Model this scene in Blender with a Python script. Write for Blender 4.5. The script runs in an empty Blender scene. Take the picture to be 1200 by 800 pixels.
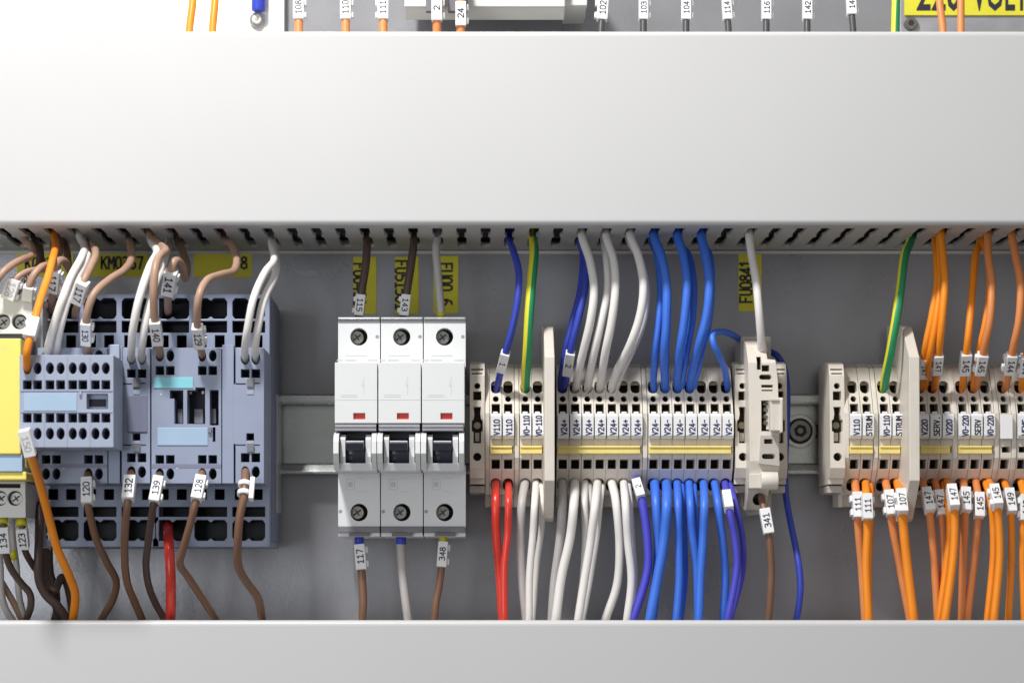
import bpy, bmesh, math, random
from mathutils import Vector, Matrix
from mathutils.geometry import tessellate_polygon
random.seed(7)
SC = 0.001                      # everything below is in millimetres
FPX, D0, VX, VY = 2968.0, 1140.0, 560.0, 690.0
scene = bpy.context.scene
COL = scene.collection

# ---- measured coordinates: (column, row) read off the photo + height t above the mounting plate -> millimetres
def sc(t): return FPX / (D0 - t)
def X(px, t): return (px - VX) / sc(t)
def Z(py, t): return (VY - py) / sc(t)
def P(px, py, t): return Vector((X(px, t), -t, Z(py, t)))

# ------------------------------------------------------------------ materials
MATS = {}
def mat(name, col, rough=0.5, metal=0.0, spec=0.5, var=0.0, vscale=60.0, bump=0.0, bscale=400.0, coat=0.0):
    m = bpy.data.materials.new(name); m.use_nodes = True
    nt = m.node_tree; b = nt.nodes['Principled BSDF']
    b.inputs['Base Color'].default_value = (*col, 1)
    b.inputs['Roughness'].default_value = rough
    b.inputs['Metallic'].default_value = metal
    b.inputs['Specular IOR Level'].default_value = spec
    if coat: b.inputs['Coat Weight'].default_value = coat; b.inputs['Coat Roughness'].default_value = 0.25
    tc = nt.nodes.new('ShaderNodeTexCoord')
    if var > 0:
        n = nt.nodes.new('ShaderNodeTexNoise'); n.inputs['Scale'].default_value = vscale; n.inputs['Detail'].default_value = 6
        nt.links.new(tc.outputs['Object'], n.inputs['Vector'])
        r = nt.nodes.new('ShaderNodeMapRange'); r.inputs[1].default_value = .3; r.inputs[2].default_value = .7
        r.inputs[3].default_value = 1 - var; r.inputs[4].default_value = 1 + var
        nt.links.new(n.outputs['Fac'], r.inputs[0])
        mx = nt.nodes.new('ShaderNodeVectorMath'); mx.operation = 'SCALE'; mx.inputs[0].default_value = col
        nt.links.new(r.outputs[0], mx.inputs['Scale']); nt.links.new(mx.outputs[0], b.inputs['Base Color'])
        r2 = nt.nodes.new('ShaderNodeMapRange'); r2.inputs[1].default_value = .3; r2.inputs[2].default_value = .7
        r2.inputs[3].default_value = max(.02, rough - var * .5); r2.inputs[4].default_value = min(1, rough + var * .5)
        nt.links.new(n.outputs['Fac'], r2.inputs[0]); nt.links.new(r2.outputs[0], b.inputs['Roughness'])
    if bump > 0:
        n2 = nt.nodes.new('ShaderNodeTexNoise'); n2.inputs['Scale'].default_value = bscale; n2.inputs['Detail'].default_value = 4
        nt.links.new(tc.outputs['Object'], n2.inputs['Vector'])
        bp = nt.nodes.new('ShaderNodeBump'); bp.inputs['Strength'].default_value = bump; bp.inputs['Distance'].default_value = .0004
        nt.links.new(n2.outputs['Fac'], bp.inputs['Height']); nt.links.new(bp.outputs[0], b.inputs['Normal'])
    MATS[name] = m
    return m
mat('plate_steel', (.34, .345, .37), .30, .45, .5, .10, 22, .15, 900)
mat('plate_pale', (.80, .80, .82), .5)
mat('plate_galv', (.42, .43, .46), .38, .5, .5, .14, 60, .1, 500)
mat('duct_pvc', (.56, .56, .565), .42, 0, .45, .012, 12, .05, 2500)
mat('duct_body', (.60, .585, .555), .5, 0, .4, .03, 40)
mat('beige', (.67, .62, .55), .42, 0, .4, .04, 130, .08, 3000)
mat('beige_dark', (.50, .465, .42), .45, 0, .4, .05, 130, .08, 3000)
mat('cavity', (.045, .035, .022), .6, 0, .3)
mat('cavity_blue', (.012, .014, .022), .5, 0, .3)
mat('clamp', (.35, .30, .22), .35, .9)
mat('tag_white', (.80, .80, .81), .4, 0, .4, .015, 90)
mat('ink', (.02, .02, .035), .6)
mat('ink_blue', (.025, .03, .11), .6)
mat('ink_faint', (.48, .48, .50), .6)
mat('jumper', (.84, .68, .22), .45, 0, .4, .05, 200)
mat('steelblue', (.27, .31, .42), .42, 0, .45, .04, 90, .08, 2500)
mat('steelblue_pale', (.33, .37, .475), .45, 0, .4)
mat('steelblue_dark', (.19, .20, .29), .45, 0, .45, .03, 80)
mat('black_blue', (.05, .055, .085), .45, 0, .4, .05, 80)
mat('label_blue', (.34, .47, .62), .35, 0, .4, .03, 60)
mat('label_cyan', (.22, .56, .64), .35, 0, .4)
mat('grey_plastic', (.18, .18, .20), .45, 0, .4)
mat('breaker_white', (.70, .71, .72), .35, 0, .45, .012, 60)
mat('breaker_grey', (.30, .30, .33), .4, 0, .5)
mat('breaker_lower', (.70, .71, .72), .4, 0, .45, .03, 50)
mat('print_grey', (.52, .53, .56), .5)
mat('toggle', (.05, .052, .075), .22, 0, .6)
mat('red_window', (.62, .06, .04), .3)
mat('screw', (.26, .26, .25), .42, .9, .5, .15, 900)
mat('screw_brass', (.62, .58, .42), .32, .9, .5, .15, 900)
mat('rail', (.52, .545, .53), .26, .85, .5, .10, 60)
mat('yellow_case', (.86, .72, .16), .45, 0, .4, .02, 60)
mat('relay_white', (.66, .67, .66), .42, 0, .4, .03, 80)
mat('label_yellow', (.74, .68, .05), .5, 0, .3, .05, 60)
mat('w_white', (.75, .725, .70), .42, 0, .42, .03, 120)
mat('w_grey', (.46, .44, .43), .42, 0, .42, .03, 120)
mat('w_blue', (.05, .17, .70), .42, 0, .42, .05, 120)
mat('w_navy', (.035, .06, .42), .42, 0, .42, .05, 120)
mat('w_violet', (.075, .075, .55), .42, 0, .42, .05, 120)
mat('w_orange', (.86, .27, .015), .42, 0, .42, .05, 120)
mat('w_salmon', (.70, .25, .08), .42, 0, .42, .05, 120)
mat('w_red', (.66, .045, .03), .28, 0, .5, .04, 120)
mat('w_brown', (.20, .105, .065), .42, 0, .42, .06, 120)
mat('w_umber', (.085, .055, .045), .42, 0, .42, .06, 120)
mat('w_taupe', (.38, .24, .17), .42, 0, .42, .06, 120)
mat('w_dark', (.07, .07, .075), .42, 0, .42)
mat('w_green', (.02, .28, .11), .42, 0, .42)
mat('w_yellow', (.72, .66, .04), .42, 0, .42)
mat('copper', (.70, .34, .18), .35, .8)
mat('ferrule_blue', (.03, .06, .50), .4)
mat('ferrule_yellow', (.55, .52, .02), .4)
mat('bright_white', (.82, .82, .82), .4)

# ------------------------------------------------------------------ mesh builder (mm)
class MB:
    def __init__(s): s.v = []; s.f = []; s.m = []; s.sm = []
    def add(s, vs, fs, m, smooth=False):
        o = len(s.v); s.v += [Vector(v) for v in vs]
        for f in fs: s.f.append([o + i for i in f]); s.m.append(m); s.sm.append(smooth)
    def box(s, x0, x1, z0, z1, y0, y1, m):
        vs = [(x, y, z) for x in (x0, x1) for y in (y0, y1) for z in (z0, z1)]
        s.add(vs, [(0,1,3,2),(4,6,7,5),(0,4,5,1),(2,3,7,6),(0,2,6,4),(1,5,7,3)], m)
    def pbox(s, px0, px1, py0, py1, t0, t1, m, tr=None):   # photo extents measured on the front face t1
        tr = t1 if tr is None else tr
        s.box(X(px0, tr), X(px1, tr), Z(py1, t1), Z(py0, t1), -t1, -t0, m)
    def prism(s, prof, x0, x1, m):       # prof: [(py,t)] front outline, extruded in X
        pts = [(-t, Z(py, t)) for py, t in prof]
        n = len(pts)
        vs = [(x0, y, z) for y, z in pts] + [(x1, y, z) for y, z in pts]
        fs = [(i, (i+1) % n, n + (i+1) % n, n + i) for i in range(n)]
        tri = tessellate_polygon([[Vector((y, z, 0)) for y, z in pts]])
        fs += [tuple(t) for t in tri] + [tuple(n + i for i in reversed(t)) for t in tri]
        s.add(vs, fs, m)
    def obox(s, c, a, b, n, la, lb, ln, m):   # oriented box
        vs = [c + a*(i*la/2) + b*(j*lb/2) + n*(k*ln/2) for i in (-1,1) for j in (-1,1) for k in (-1,1)]
        s.add(vs, [(0,1,3,2),(4,6,7,5),(0,4,5,1),(2,3,7,6),(0,2,6,4),(1,5,7,3)], m)
    def cyl(s, c, ax, r0, r1, h, m, n=20, cap=True, smooth=True):
        ax = Vector(ax).normalized(); u = ax.orthogonal().normalized(); w = ax.cross(u)
        ring = lambda cc, r: [cc + u*(r*math.cos(2*math.pi*i/n)) + w*(r*math.sin(2*math.pi*i/n)) for i in range(n)]
        c = Vector(c)
        vs = ring(c, r0) + ring(c + ax*h, r1)
        s.add(vs, [(i, (i+1) % n, n + (i+1) % n, n + i) for i in range(n)], m, smooth)
        if cap: s.add(ring(c + ax*h, r1), [tuple(range(n))], m); s.add(ring(c, r0), [tuple(reversed(range(n)))], m)
    def build(s, name, parent=None, origin=None, bevel=0.0, seg=2, ang=35):
        if origin is None:
            if parent is not None: origin = parent['_o']
            else:
                xs = [v.x for v in s.v]; ys = [v.y for v in s.v]; zs = [v.z for v in s.v]
                origin = ((min(xs)+max(xs))/2, max(ys), min(zs))
        o = Vector(origin)
        me = bpy.data.meshes.new(name)
        me.from_pydata([(v - o) * SC for v in s.v], [], s.f)
        used = []
        for m in s.m:
            if m not in used: used.append(m)
        for m in used: me.materials.append(MATS[m])
        me.polygons.foreach_set('material_index', [used.index(m) for m in s.m])
        me.polygons.foreach_set('use_smooth', s.sm)
        bm = bmesh.new(); bm.from_mesh(me); bmesh.ops.remove_doubles(bm, verts=bm.verts, dist=1e-7)
        bmesh.ops.recalc_face_normals(bm, faces=bm.faces); bm.to_mesh(me); bm.free()
        me.update()
        ob = bpy.data.objects.new(name, me); COL.objects.link(ob)
        if parent is not None:
            ob.parent = parent; ob['_o'] = parent['_o']
            ob.location = (0, 0, 0)
        else:
            ob.location = o * SC; ob['_o'] = tuple(o)
        if bevel > 0:
            b = ob.modifiers.new('soft_edges', 'BEVEL'); b.width = bevel * SC; b.segments = seg
            b.limit_method = 'ANGLE'; b.angle_limit = math.radians(ang); b.harden_normals = False
        return ob

def thing(name, label, cat, origin, group=None):
    e = bpy.data.objects.new(name, None); COL.objects.link(e)
    e.location = Vector(origin) * SC; e.empty_display_size = .005
    e['_o'] = tuple(origin); e['label'] = label; e['category'] = cat
    if group: e['group'] = group
    return e
def tag(o, label=None, cat=None, group=None, kind=None):
    if label: o['label'] = label
    if cat: o['category'] = cat
    if group: o['group'] = group
    if kind: o['kind'] = kind
    return o
def kids(o): return [c for c in COL.objects if c.parent == o]
def copy_tree(o, dx, dz=0, skip=()):
    def rec(src, par):
        c = src.copy(); COL.objects.link(c)
        c.parent = par
        for k in kids(src):
            if k.name.split('.')[0] in skip: continue
            rec(k, c)
        return c
    c = rec(o, None)
    c.location = o.location + Vector((dx * SC, 0, dz * SC))
    og = o['_o']; no = (og[0] + dx, og[1], og[2] + dz)
    def setog(q, first):
        q['_o'] = no
        for k in kids(q): setog(k, False)
    setog(c, True)
    return c

# ---- 2-D shapes in photo pixels
def rc(cx, cy, w, h): return [(cx-w/2, cy-h/2), (cx+w/2, cy-h/2), (cx+w/2, cy+h/2), (cx-w/2, cy+h/2)]
def rr(cx, cy, w, h, r=1.2, n=3):
    r = min(r, w/2 - .01, h/2 - .01); out = []
    for sx, sy, a0 in ((1,-1,-90), (1,1,0), (-1,1,90), (-1,-1,180)):
        for i in range(n+1):
            a = math.radians(a0 + 90*i/n)
            out.append((cx + sx*(w/2-r) + r*math.cos(a), cy + sy*(h/2-r) + r*math.sin(a)))
    return out
def el(cx, cy, rx, ry, n=16): return [(cx + rx*math.cos(2*math.pi*i/n), cy + ry*math.sin(2*math.pi*i/n)) for i in range(n)]
def ev(T, py):
    if isinstance(T, (int, float)): return float(T)
    if py <= T[0][0]: return T[0][1]
    for (a, ta), (b, tb) in zip(T, T[1:]):
        if py <= b: return ta + (tb-ta)*(py-a)/(b-a)
    return T[-1][1]
def seg_d(p, a, b):
    ab = b - a; L = ab.length_squared
    k = 0 if L == 0 else max(0, min(1, (p-a).dot(ab)/L))
    return (p - (a + ab*k)).length
def slab(mb, outer, holes, T, tr, tb, m, hd=7, mh=None, floor='cavity', fold=None):
    """front face with real openings (hd mm deep), sides running back to t = tb."""
    mh = mh or m
    loops = [[Vector((x, y, 0)) for x, y in outer]] + [[Vector((x, y, 0)) for x, y in h] for h in holes]
    allp = [p for l in loops for p in l]
    bm = bmesh.new(); vs = [bm.verts.new(p) for p in allp]
    for t in tessellate_polygon(loops):
        try: bm.faces.new([vs[i] for i in t])
        except ValueError: pass
    folds = [] if isinstance(T, (int, float)) else [p for p, _ in T[1:-1]]
    for y in folds:
        bmesh.ops.bisect_plane(bm, geom=bm.verts[:] + bm.edges[:] + bm.faces[:], plane_co=(0, y, 0), plane_no=(0, 1, 0), dist=1e-5)
    bm.verts.index_update()
    def mp(p, dt=0):
        t = ev(T, p.y)
        return Vector((X(p.x, tr), -(t - dt), Z(p.y, t)))
    base = [v.co.copy() for v in bm.verts]
    mb.add([mp(p) for p in base], [[v.index for v in f.verts] for f in bm.faces], m)
    ol = loops[0]
    for e in bm.edges:
        if len(e.link_faces) != 1: continue
        a, b = e.verts[0].co, e.verts[1].co
        mid = (a + b)/2
        isout = min(seg_d(mid, ol[i], ol[(i+1) % len(ol)]) for i in range(len(ol))) < 1e-3
        A, B = mp(a), mp(b)
        if isout:
            mb.add([A, B, Vector((B.x, -tb, B.z)), Vector((A.x, -tb, A.z))], [(0,1,2,3)], m)
        else:
            mb.add([A, B, mp(b, hd), mp(a, hd)], [(0,1,2,3)], mh)
    for l in loops[1:]:
        tri = tessellate_polygon([l])
        mb.add([mp(p, hd) for p in l], [tuple(t) for t in tri], floor)
    bm.free()

# ---- lettering
_tc = {}
def glyphs(txt, bold=.012):
    k = (txt, bold)
    if k in _tc: return _tc[k]
    cu = bpy.data.curves.new('lettering', 'FONT'); cu.body = txt; cu.size = 1; cu.align_x = 'CENTER'; cu.align_y = 'CENTER'
    cu.resolution_u = 2; cu.offset = bold
    ob = bpy.data.objects.new('lettering', cu); COL.objects.link(ob)
    dg = bpy.context.evaluated_depsgraph_get()
    me = ob.evaluated_get(dg).to_mesh()
    vs = [v.co.copy() for v in me.vertices]; fs = [tuple(p.vertices) for p in me.polygons]
    ob.evaluated_get(dg).to_mesh_clear()
    bpy.data.objects.remove(ob); bpy.data.curves.remove(cu)
    if vs:
        cx = (min(v.x for v in vs) + max(v.x for v in vs))/2; cy = (min(v.y for v in vs) + max(v.y for v in vs))/2
        vs = [Vector((v.x-cx, v.y-cy, 0)) for v in vs]
    _tc[k] = (vs, fs); return _tc[k]
STROKES = {
 '0': [[(0,.25),(0,.75),(.12,.95),(.3,1),(.48,.95),(.6,.75),(.6,.25),(.48,.05),(.3,0),(.12,.05),(0,.25)]],
 '1': [[(.08,.8),(.32,1),(.32,0)], [(.06,0),(.58,0)]],
 '2': [[(0,.82),(.14,.98),(.42,1),(.6,.85),(.58,.62),(0,0),(.62,0)]],
 '3': [[(0,.95),(.3,1),(.55,.9),(.55,.62),(.25,.54),(.58,.42),(.6,.15),(.35,0),(0,.06)]],
 '4': [[(.45,0),(.45,1),(0,.3),(.64,.3)]],
 '5': [[(.56,1),(.05,1),(.02,.56),(.35,.6),(.6,.45),(.6,.15),(.35,0),(0,.05)]],
 '6': [[(.55,.98),(.25,.95),(.03,.6),(0,.25),(.15,.03),(.42,0),(.6,.18),(.58,.45),(.35,.56),(.04,.42)]],
 '7': [[(0,1),(.6,1),(.25,0)]],
 '8': [[(.3,.54),(.05,.68),(.05,.9),(.3,1),(.55,.9),(.55,.68),(.3,.54),(0,.38),(0,.12),(.3,0),(.6,.12),(.6,.38),(.3,.54)]],
 '9': [[(.05,.02),(.35,.05),(.57,.4),(.6,.75),(.45,.97),(.18,1),(0,.82),(.02,.55),(.25,.44),(.56,.58)]],
 'V': [[(0,1),(.3,0),(.6,1)]], 'U': [[(0,1),(0,.2),(.15,0),(.45,0),(.6,.2),(.6,1)]],
 'S': [[(.58,.9),(.35,1),(.08,.95),(.02,.7),(.3,.54),(.58,.35),(.55,.08),(.3,0),(0,.08)]],
 'T': [[(0,1),(.62,1)], [(.31,1),(.31,0)]], 'R': [[(0,0),(0,1),(.4,1),(.58,.85),(.55,.6),(.35,.5),(0,.5)], [(.3,.5),(.6,0)]],
 'M': [[(0,0),(0,1),(.31,.45),(.62,1),(.62,0)]], 'E': [[(.58,1),(0,1),(0,0),(.58,0)], [(0,.52),(.45,.52)]],
 'F': [[(.58,1),(0,1),(0,0)], [(0,.52),(.45,.52)]], 'H': [[(0,0),(0,1)], [(.6,0),(.6,1)], [(0,.5),(.6,.5)]],
 'K': [[(0,0),(0,1)], [(.58,1),(0,.45)], [(.2,.62),(.6,0)]], 'N': [[(0,0),(0,1),(.6,0),(.6,1)]],
 '-': [[(.05,.48),(.55,.48)]], '+': [[(.0,.48),(.6,.48)], [(.3,.2),(.3,.78)]], '.': [[(.24,.0),(.36,.0)]], ' ': []}
def letter(mb, txt, c, right, up, n, h, m, sx=.8, bold=.012, w=.185, adv=.86):
    """plotter-style strokes; h: capital height in mm, sx: horizontal squeeze"""
    if bold > .015: return letter_solid(mb, txt, c, right, up, n, h, m, sx, bold)
    tot = (len(txt)-1)*adv + .6
    hw = w*h/2
    for i, ch in enumerate(txt):
        for pl in STROKES.get(ch, []):
            pts = [right*((i*adv + x - tot/2)*h*sx) + up*((y-.5)*h) for x, y in pl]
            for j, (a, b) in enumerate(zip(pts, pts[1:])):
                d = (b-a).normalized(); q = n.cross(d)*hw; off = n*(.05 + .004*(j % 3)); e = d*hw*.8
                mb.add([c+off+a-e+q, c+off+a-e-q, c+off+b+e-q, c+off+b+e+q], [(0,1,2,3)], m)
def letter_w(txt, h, adv=.86): return ((len(txt)-1)*adv + .6)*h
def letter_solid(mb, txt, c, right, up, n, h, m, sx=.8, bold=.012):
    """h: capital height in mm"""
    vs, fs = glyphs(txt, bold); k = h/.72
    off = .05
    mb.add([c + right*(v.x*k*sx) + up*(v.y*k) + n*off for v in vs], fs, m)

# ---- wires
def catmull(pts, sub=7):
    P_ = [Vector(p) for p in pts]; P_ = [P_[0]*2 - P_[1]] + P_ + [P_[-1]*2 - P_[-2]]
    out = []
    for i in range(1, len(P_)-2):
        a, b, c, d = P_[i-1:i+3]
        # centripetal-ish via plain Catmull-Rom with damped tangents
        L = (c-b).length
        m1 = (c-a); m2 = (d-b)
        m1 = m1.normalized()*L if m1.length else m1; m2 = m2.normalized()*L if m2.length else m2
        for k in range(sub):
            t = k/sub; t2 = t*t; t3 = t2*t
            out.append(b*(2*t3-3*t2+1) + m1*(t3-2*t2+t) + c*(-2*t3+3*t2) + m2*(t3-t2))
    out.append(P_[-2]); return out
def tube(mb, path, r, m, m2=None, n=12, twist=0.0, r_end=None, phase=0.0):
    T = [(path[min(i+1, len(path)-1)] - path[max(i-1, 0)]).normalized() for i in range(len(path))]
    u = T[0].orthogonal().normalized()
    # start the frame facing the viewer so colour stripes sit in a known place
    u = (Vector((0, -1, 0)) - T[0]*T[0].dot(Vector((0, -1, 0))))
    u = u.normalized() if u.length > 1e-3 else T[0].orthogonal().normalized()
    rings = []
    for i, p in enumerate(path):
        u = (u - T[i]*u.dot(T[i])).normalized(); w = T[i].cross(u)
        rad = r if r_end is None else r + (r_end - r)*max(0, (i/(len(path)-1) - .8)/.2)
        a0 = twist*i/len(path) + phase
        rings.append([p + u*(rad*math.cos(a0 + 2*math.pi*k/n)) + w*(rad*math.sin(a0 + 2*math.pi*k/n)) for k in range(n)])
    vs = [v for rg in rings for v in rg]
    fa, fb = [], []
    for i in range(len(path)-1):
        for k in range(n):
            f = (i*n+k, i*n+(k+1) % n, (i+1)*n+(k+1) % n, (i+1)*n+k)
            (fb if (m2 and (k % n) < n//2) else fa).append(f)
    mb.add(vs, fa, m, True)
    if fb: mb.add(vs, fb, m2, True)
    mb.add(rings[0], [tuple(range(n))], m); mb.add(rings[-1], [tuple(range(n))], m)

def marker(parent, path, px, py, txt, L=26, W=9.5, d='d', side=1, roll=0, tabs=True, ink='ink', rw=1.7, hfrac=.56, name='wire_marker'):
    best = min(range(len(path)), key=lambda i: (VX + path[i].x*sc(-path[i].y) - px)**2 + (VY - path[i].z*sc(-path[i].y) - py)**2)
    s0 = sc(-path[best].y); half = L/s0/2
    i0 = i1 = best; dd = 0
    while i0 > 0 and dd < half: dd += (path[i0]-path[i0-1]).length; i0 -= 1
    dd = 0
    while i1 < len(path)-1 and dd < half: dd += (path[i1]-path[i1+1]).length; i1 += 1
    seg = path[i0:i1+1]; p = sum(seg, Vector())/len(seg); t = -p.y
    a = (path[i1] - path[i0]).normalized()
    if a.z > 0: a = -a                         # axis points down the picture
    view = Vector((0, -1, 0))
    n = (view - a*a.dot(view)).normalized()
    bow = max((q - p).dot(n) for q in seg)
    b = a.cross(n)                             # sideways
    if b.x < 0: b = -b
    s = sc(t); Lm, Wm = L/s, W/s
    c = p.copy(); rw += (.35 if roll else 0); th = 2*rw + .9 + max(0, bow)*1.0; front = max(rw + .45 + max(0, bow), th/2)
    c += n*(front - th/2 - .35)
    mb = MB()
    if roll:        # clip turned away: its plate stands beside the wire, two rings grip the wire
        mb.obox(p + b*(rw + 1.0), a, b, n, Lm, 1.9, 3.2, 'tag_white')
        for k in (-.2, .22): mb.cyl(p + a*(k*Lm - Lm*.1), a, rw + .75, rw + .75, Lm*.2, 'tag_white', 20)
        return mb.build(name, parent, bevel=.2, seg=2)
    mb.obox(c + n*.35, a, b, n, Lm, Wm, th, 'tag_white')
    if tabs:
        for k in (-.27, .27):
            mb.obox(c + a*(k*Lm) + b*(side*(Wm/2+.4)) - n*.3, a, b, n, Lm*.24, 1.3, th*.62, 'tag_white')
    if txt:
        if d == 'd': right, up = a, b
        else: right, up = -a, -b
        h = Wm*hfrac
        sx = min(1.0, Lm*.66/letter_w(txt, h))
        letter(mb, txt, c + n*(.35+th/2), right, up, n, h, ink, sx=sx)
    return mb.build(name, parent, bevel=.28, seg=2)

def wire(label, m, rpx, pts, marks=(), group=None, m2=None, ferr=None, r_end=None, twist=.8, phase=0.0, cat='wire'):
    path = catmull([P(x, y, t) for x, y, t in pts])
    r = rpx/2.74
    mb = MB(); tube(mb, path, r, m, m2, r_end=(r_end/2.74 if r_end else None), twist=twist, phase=phase)
    name = {'w_white': 'white_wire', 'w_grey': 'grey_wire', 'w_blue': 'blue_wire', 'w_navy': 'blue_wire', 'w_violet': 'blue_wire', 'w_orange': 'orange_wire',
            'w_salmon': 'orange_wire', 'w_red': 'red_wire', 'w_brown': 'brown_wire', 'w_umber': 'brown_wire', 'w_taupe': 'brown_wire',
            'w_dark': 'dark_wire', 'w_green': 'earth_wire', 'w_yellow': 'earth_wire'}[m]
    if not marks and not ferr:
        o = mb.build(name); tag(o, label, cat, group); return o
    o = mb.build(name); tag(o, label, cat, group)
    for mk in marks:
        marker(o, path, *mk[:3], rw=r, **(mk[3] if len(mk) > 3 else {}))
    if ferr:
        fx, fy, fw, fh, fm = ferr
        i = min(range(len(path)), key=lambda i: (VX + path[i].x*sc(-path[i].y) - fx)**2 + (VY - path[i].z*sc(-path[i].y) - fy)**2)
        t = -path[i].y; s = sc(t); a = (path[min(i+1, len(path)-1)] - path[max(i-1, 0)]).normalized()
        c = Vector((X(fx, t), -t, Z(fy, t)))
        f = MB(); f.cyl(c - a*(fh/s/2), a, fw/s/2, fw/s/2, fh/s, fm, 14)
        f.build('ferrule', o)
    return o

# ================================================================== SETTING
mb = MB(); mb.box(-520, 560, -420, 620, 0, 4, 'plate_steel')
tag(mb.build('mounting_plate'), kind='structure')

# ---- wiring ducts
PITCH, SX0 = 10.30, -68.8
def duct(z0, z1, name, label, slots_bottom):
    t = thing(name, label, 'cable duct', (0, 0, z0), 'grey slotted wiring ducts')
    x0, x1 = -330, 380
    # cover: a channel with rounded front edges and short lips
    r, n = 2.2, 5; H = z1 - z0
    prof = []
    prof.append((-70, z0 - .6)); 
    for i in range(n+1):
        a = math.pi/2*i/n; prof.append((-(80 - r) - r*math.sin(a), z0 - .6 + r - r*math.cos(a)))
    for i in range(n+1):
        a = math.pi/2*i/n; prof.append((-(80 - r) - r*math.cos(a), z1 + .6 - r + r*math.sin(a)))
    prof.append((-70, z1 + .6))
    inn = [(-70, z1 - .9), (-78.4, z1 - .9), (-78.4, z0 + .9), (-70, z0 + .9)]
    prof += inn
    mb = MB(); k = len(prof)
    vs = [(x0, y, z) for y, z in prof] + [(x1, y, z) for y, z in prof]
    mb.add(vs, [(i, (i+1) % k, k + (i+1) % k, k+i) for i in range(k)], 'duct_pvc')
    mb.build('duct_cover', t)
    # slotted side walls
    def wall(z, th, nm):
        m = MB()
        i0 = int(math.floor((x0 - SX0)/PITCH)); i1 = int(math.ceil((x1 - SX0)/PITCH))
        y_f, y_b = -78.2, -1.5
        half = [(-75.0, 1.2), (-73.8, 2.0), (-71, 2.15), (-52, 2.15), (-48.5, 1.9), (-46, 1.25), (-43, 1.25), (-41, 1.9), (-38, 2.1), (-15, 2.1), (-12.5, 1.8), (-11.5, 1.0)]
        for i in range(i0, i1):
            cx = SX0 + i*PITCH; L, R = cx - PITCH/2, cx + PITCH/2
            hole = [(cx - w, y) for y, w in half] + [(cx + w, y) for y, w in reversed(half)]
            loops = [[Vector((L, y_f, 0)), Vector((R, y_f, 0)), Vector((R, y_b, 0)), Vector((L, y_b, 0))], [Vector((a, b, 0)) for a, b in hole]]
            al = [p for l in loops for p in l]
            for zz in (z, z + th):
                m.add([(p.x, p.y, zz) for p in al], tessellate_polygon(loops), 'duct_body')
            hn = len(hole)
            m.add([(p[0], p[1], z) for p in hole] + [(p[0], p[1], z + th) for p in hole],
                  [(j, (j+1) % hn, hn + (j+1) % hn, hn + j) for j in range(hn)], 'duct_body')
        m.build(nm, t)
    wall(z0 - .5, 1.5, 'slotted_wall')
    wall(z1 - 2.5, 1.5, 'slotted_wall')
    b = MB(); b.box(x0, x1, z0 + .3, z1 - .3, -1.4, -.2, 'duct_body'); b.build('duct_back', t)
    return t
duct(152.9, 232.9, 'wiring_duct', 'wide pale grey slotted duct running across above the breakers, wires entering its slots', True)
duct(-93, -13.6, 'wiring_duct', 'pale grey duct along the bottom edge, wires dropping behind its cover', True)
for k in range(18):
    mb = MB(); yy = -4.3 - k*4.15; zz = 158.5 + (k % 2)*1.9
    path = catmull([Vector((-328 + 70*j, yy + random.uniform(-1, 1), zz + random.uniform(-.8, .8))) for j in range(11)], 4)
    tube(mb, path, 2.5, ('w_dark', 'w_umber')[k % 2], n=8)
    tag(mb.build('duct_wire'), 'dark wire lying lengthwise inside the upper duct, glimpsed through its slots', 'wire', 'wires lying inside the upper duct')
# flange line under the upper duct
mb = MB(); mb.box(-330, 380, 150.6, 151.9, -1.4, -.3, 'duct_body')
tag(mb.build('duct_flange'), 'thin grey strip along the plate just under the upper slotted duct', 'mounting strip')

# ---- DIN rail
rail = thing('mounting_rail', 'zinc plated top-hat rail running behind the breakers and terminal blocks', 'mounting rail', (0, 0, Z(555, 0)))
zt, zb = Z(462, 7), Z(555.5, 7)
prof = [(-8.6, zt), (-9.2, zt-.8), (-9.2, zt-3.6), (-8.4, zt-4.6), (-1.2, zt-4.6), (-1.2, zb+4.8), (-7.4, zb+5.0), (-8.2, zb+4.2), (-10.2, zb+1.0), (-9.6, zb), (-7.4, zb), (-7.4, zb+3.5), (-.2, zb+3.5), (-.2, zt-3.5), (-7.4, zt-3.5), (-7.4, zt)]
mb = MB(); k = len(prof)
vs = [(-322, y, z) for y, z in prof] + [(372, y, z) for y, z in prof]
mb.add(vs, [(i, (i+1) % k, k+(i+1) % k, k+i) for i in range(k)], 'rail')
mb.build('rail_profile', rail, bevel=.35, seg=3)
mb = MB(); c = P(937, 505, 1.3)
mb.cyl(c, (0,-1,0), 7.6, 7.6, 1.0, 'rail', 36); mb.cyl(c, (0,-1,0), 5.9, 5.9, 1.06, 'cavity', 36); mb.build('washer', rail, bevel=.25)
mb = MB(); mb.box(-322, 372, Z(509, 2), Z(507.6, 2), -1.6, -1.1, 'rail'); mb.build('rail_rib', rail)
mb = MB(); c = P(937, 505, 2.4)
mb.cyl(c, (0,-1,0), 5.0, 4.6, 3.0, 'screw', 30)
mb.cyl(c + Vector((0,-3.02,0)), (0,-1,0), 3.0, 3.0, .05, 'cavity', 6)
mb.cyl(c + Vector((0,-3.0,0)), (0,-1,0), 1.5, 1.3, .3, 'screw', 12)
mb.build('screw_head', rail, bevel=.3)
mb = MB()
for x in (957, 1150): pass
mb.add([P(x, y, 1.35) for x, y in rr(957, 505, 13, 15, 5)], [tuple(range(16))], 'cavity'); mb.build('rail_slot', rail)

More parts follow.
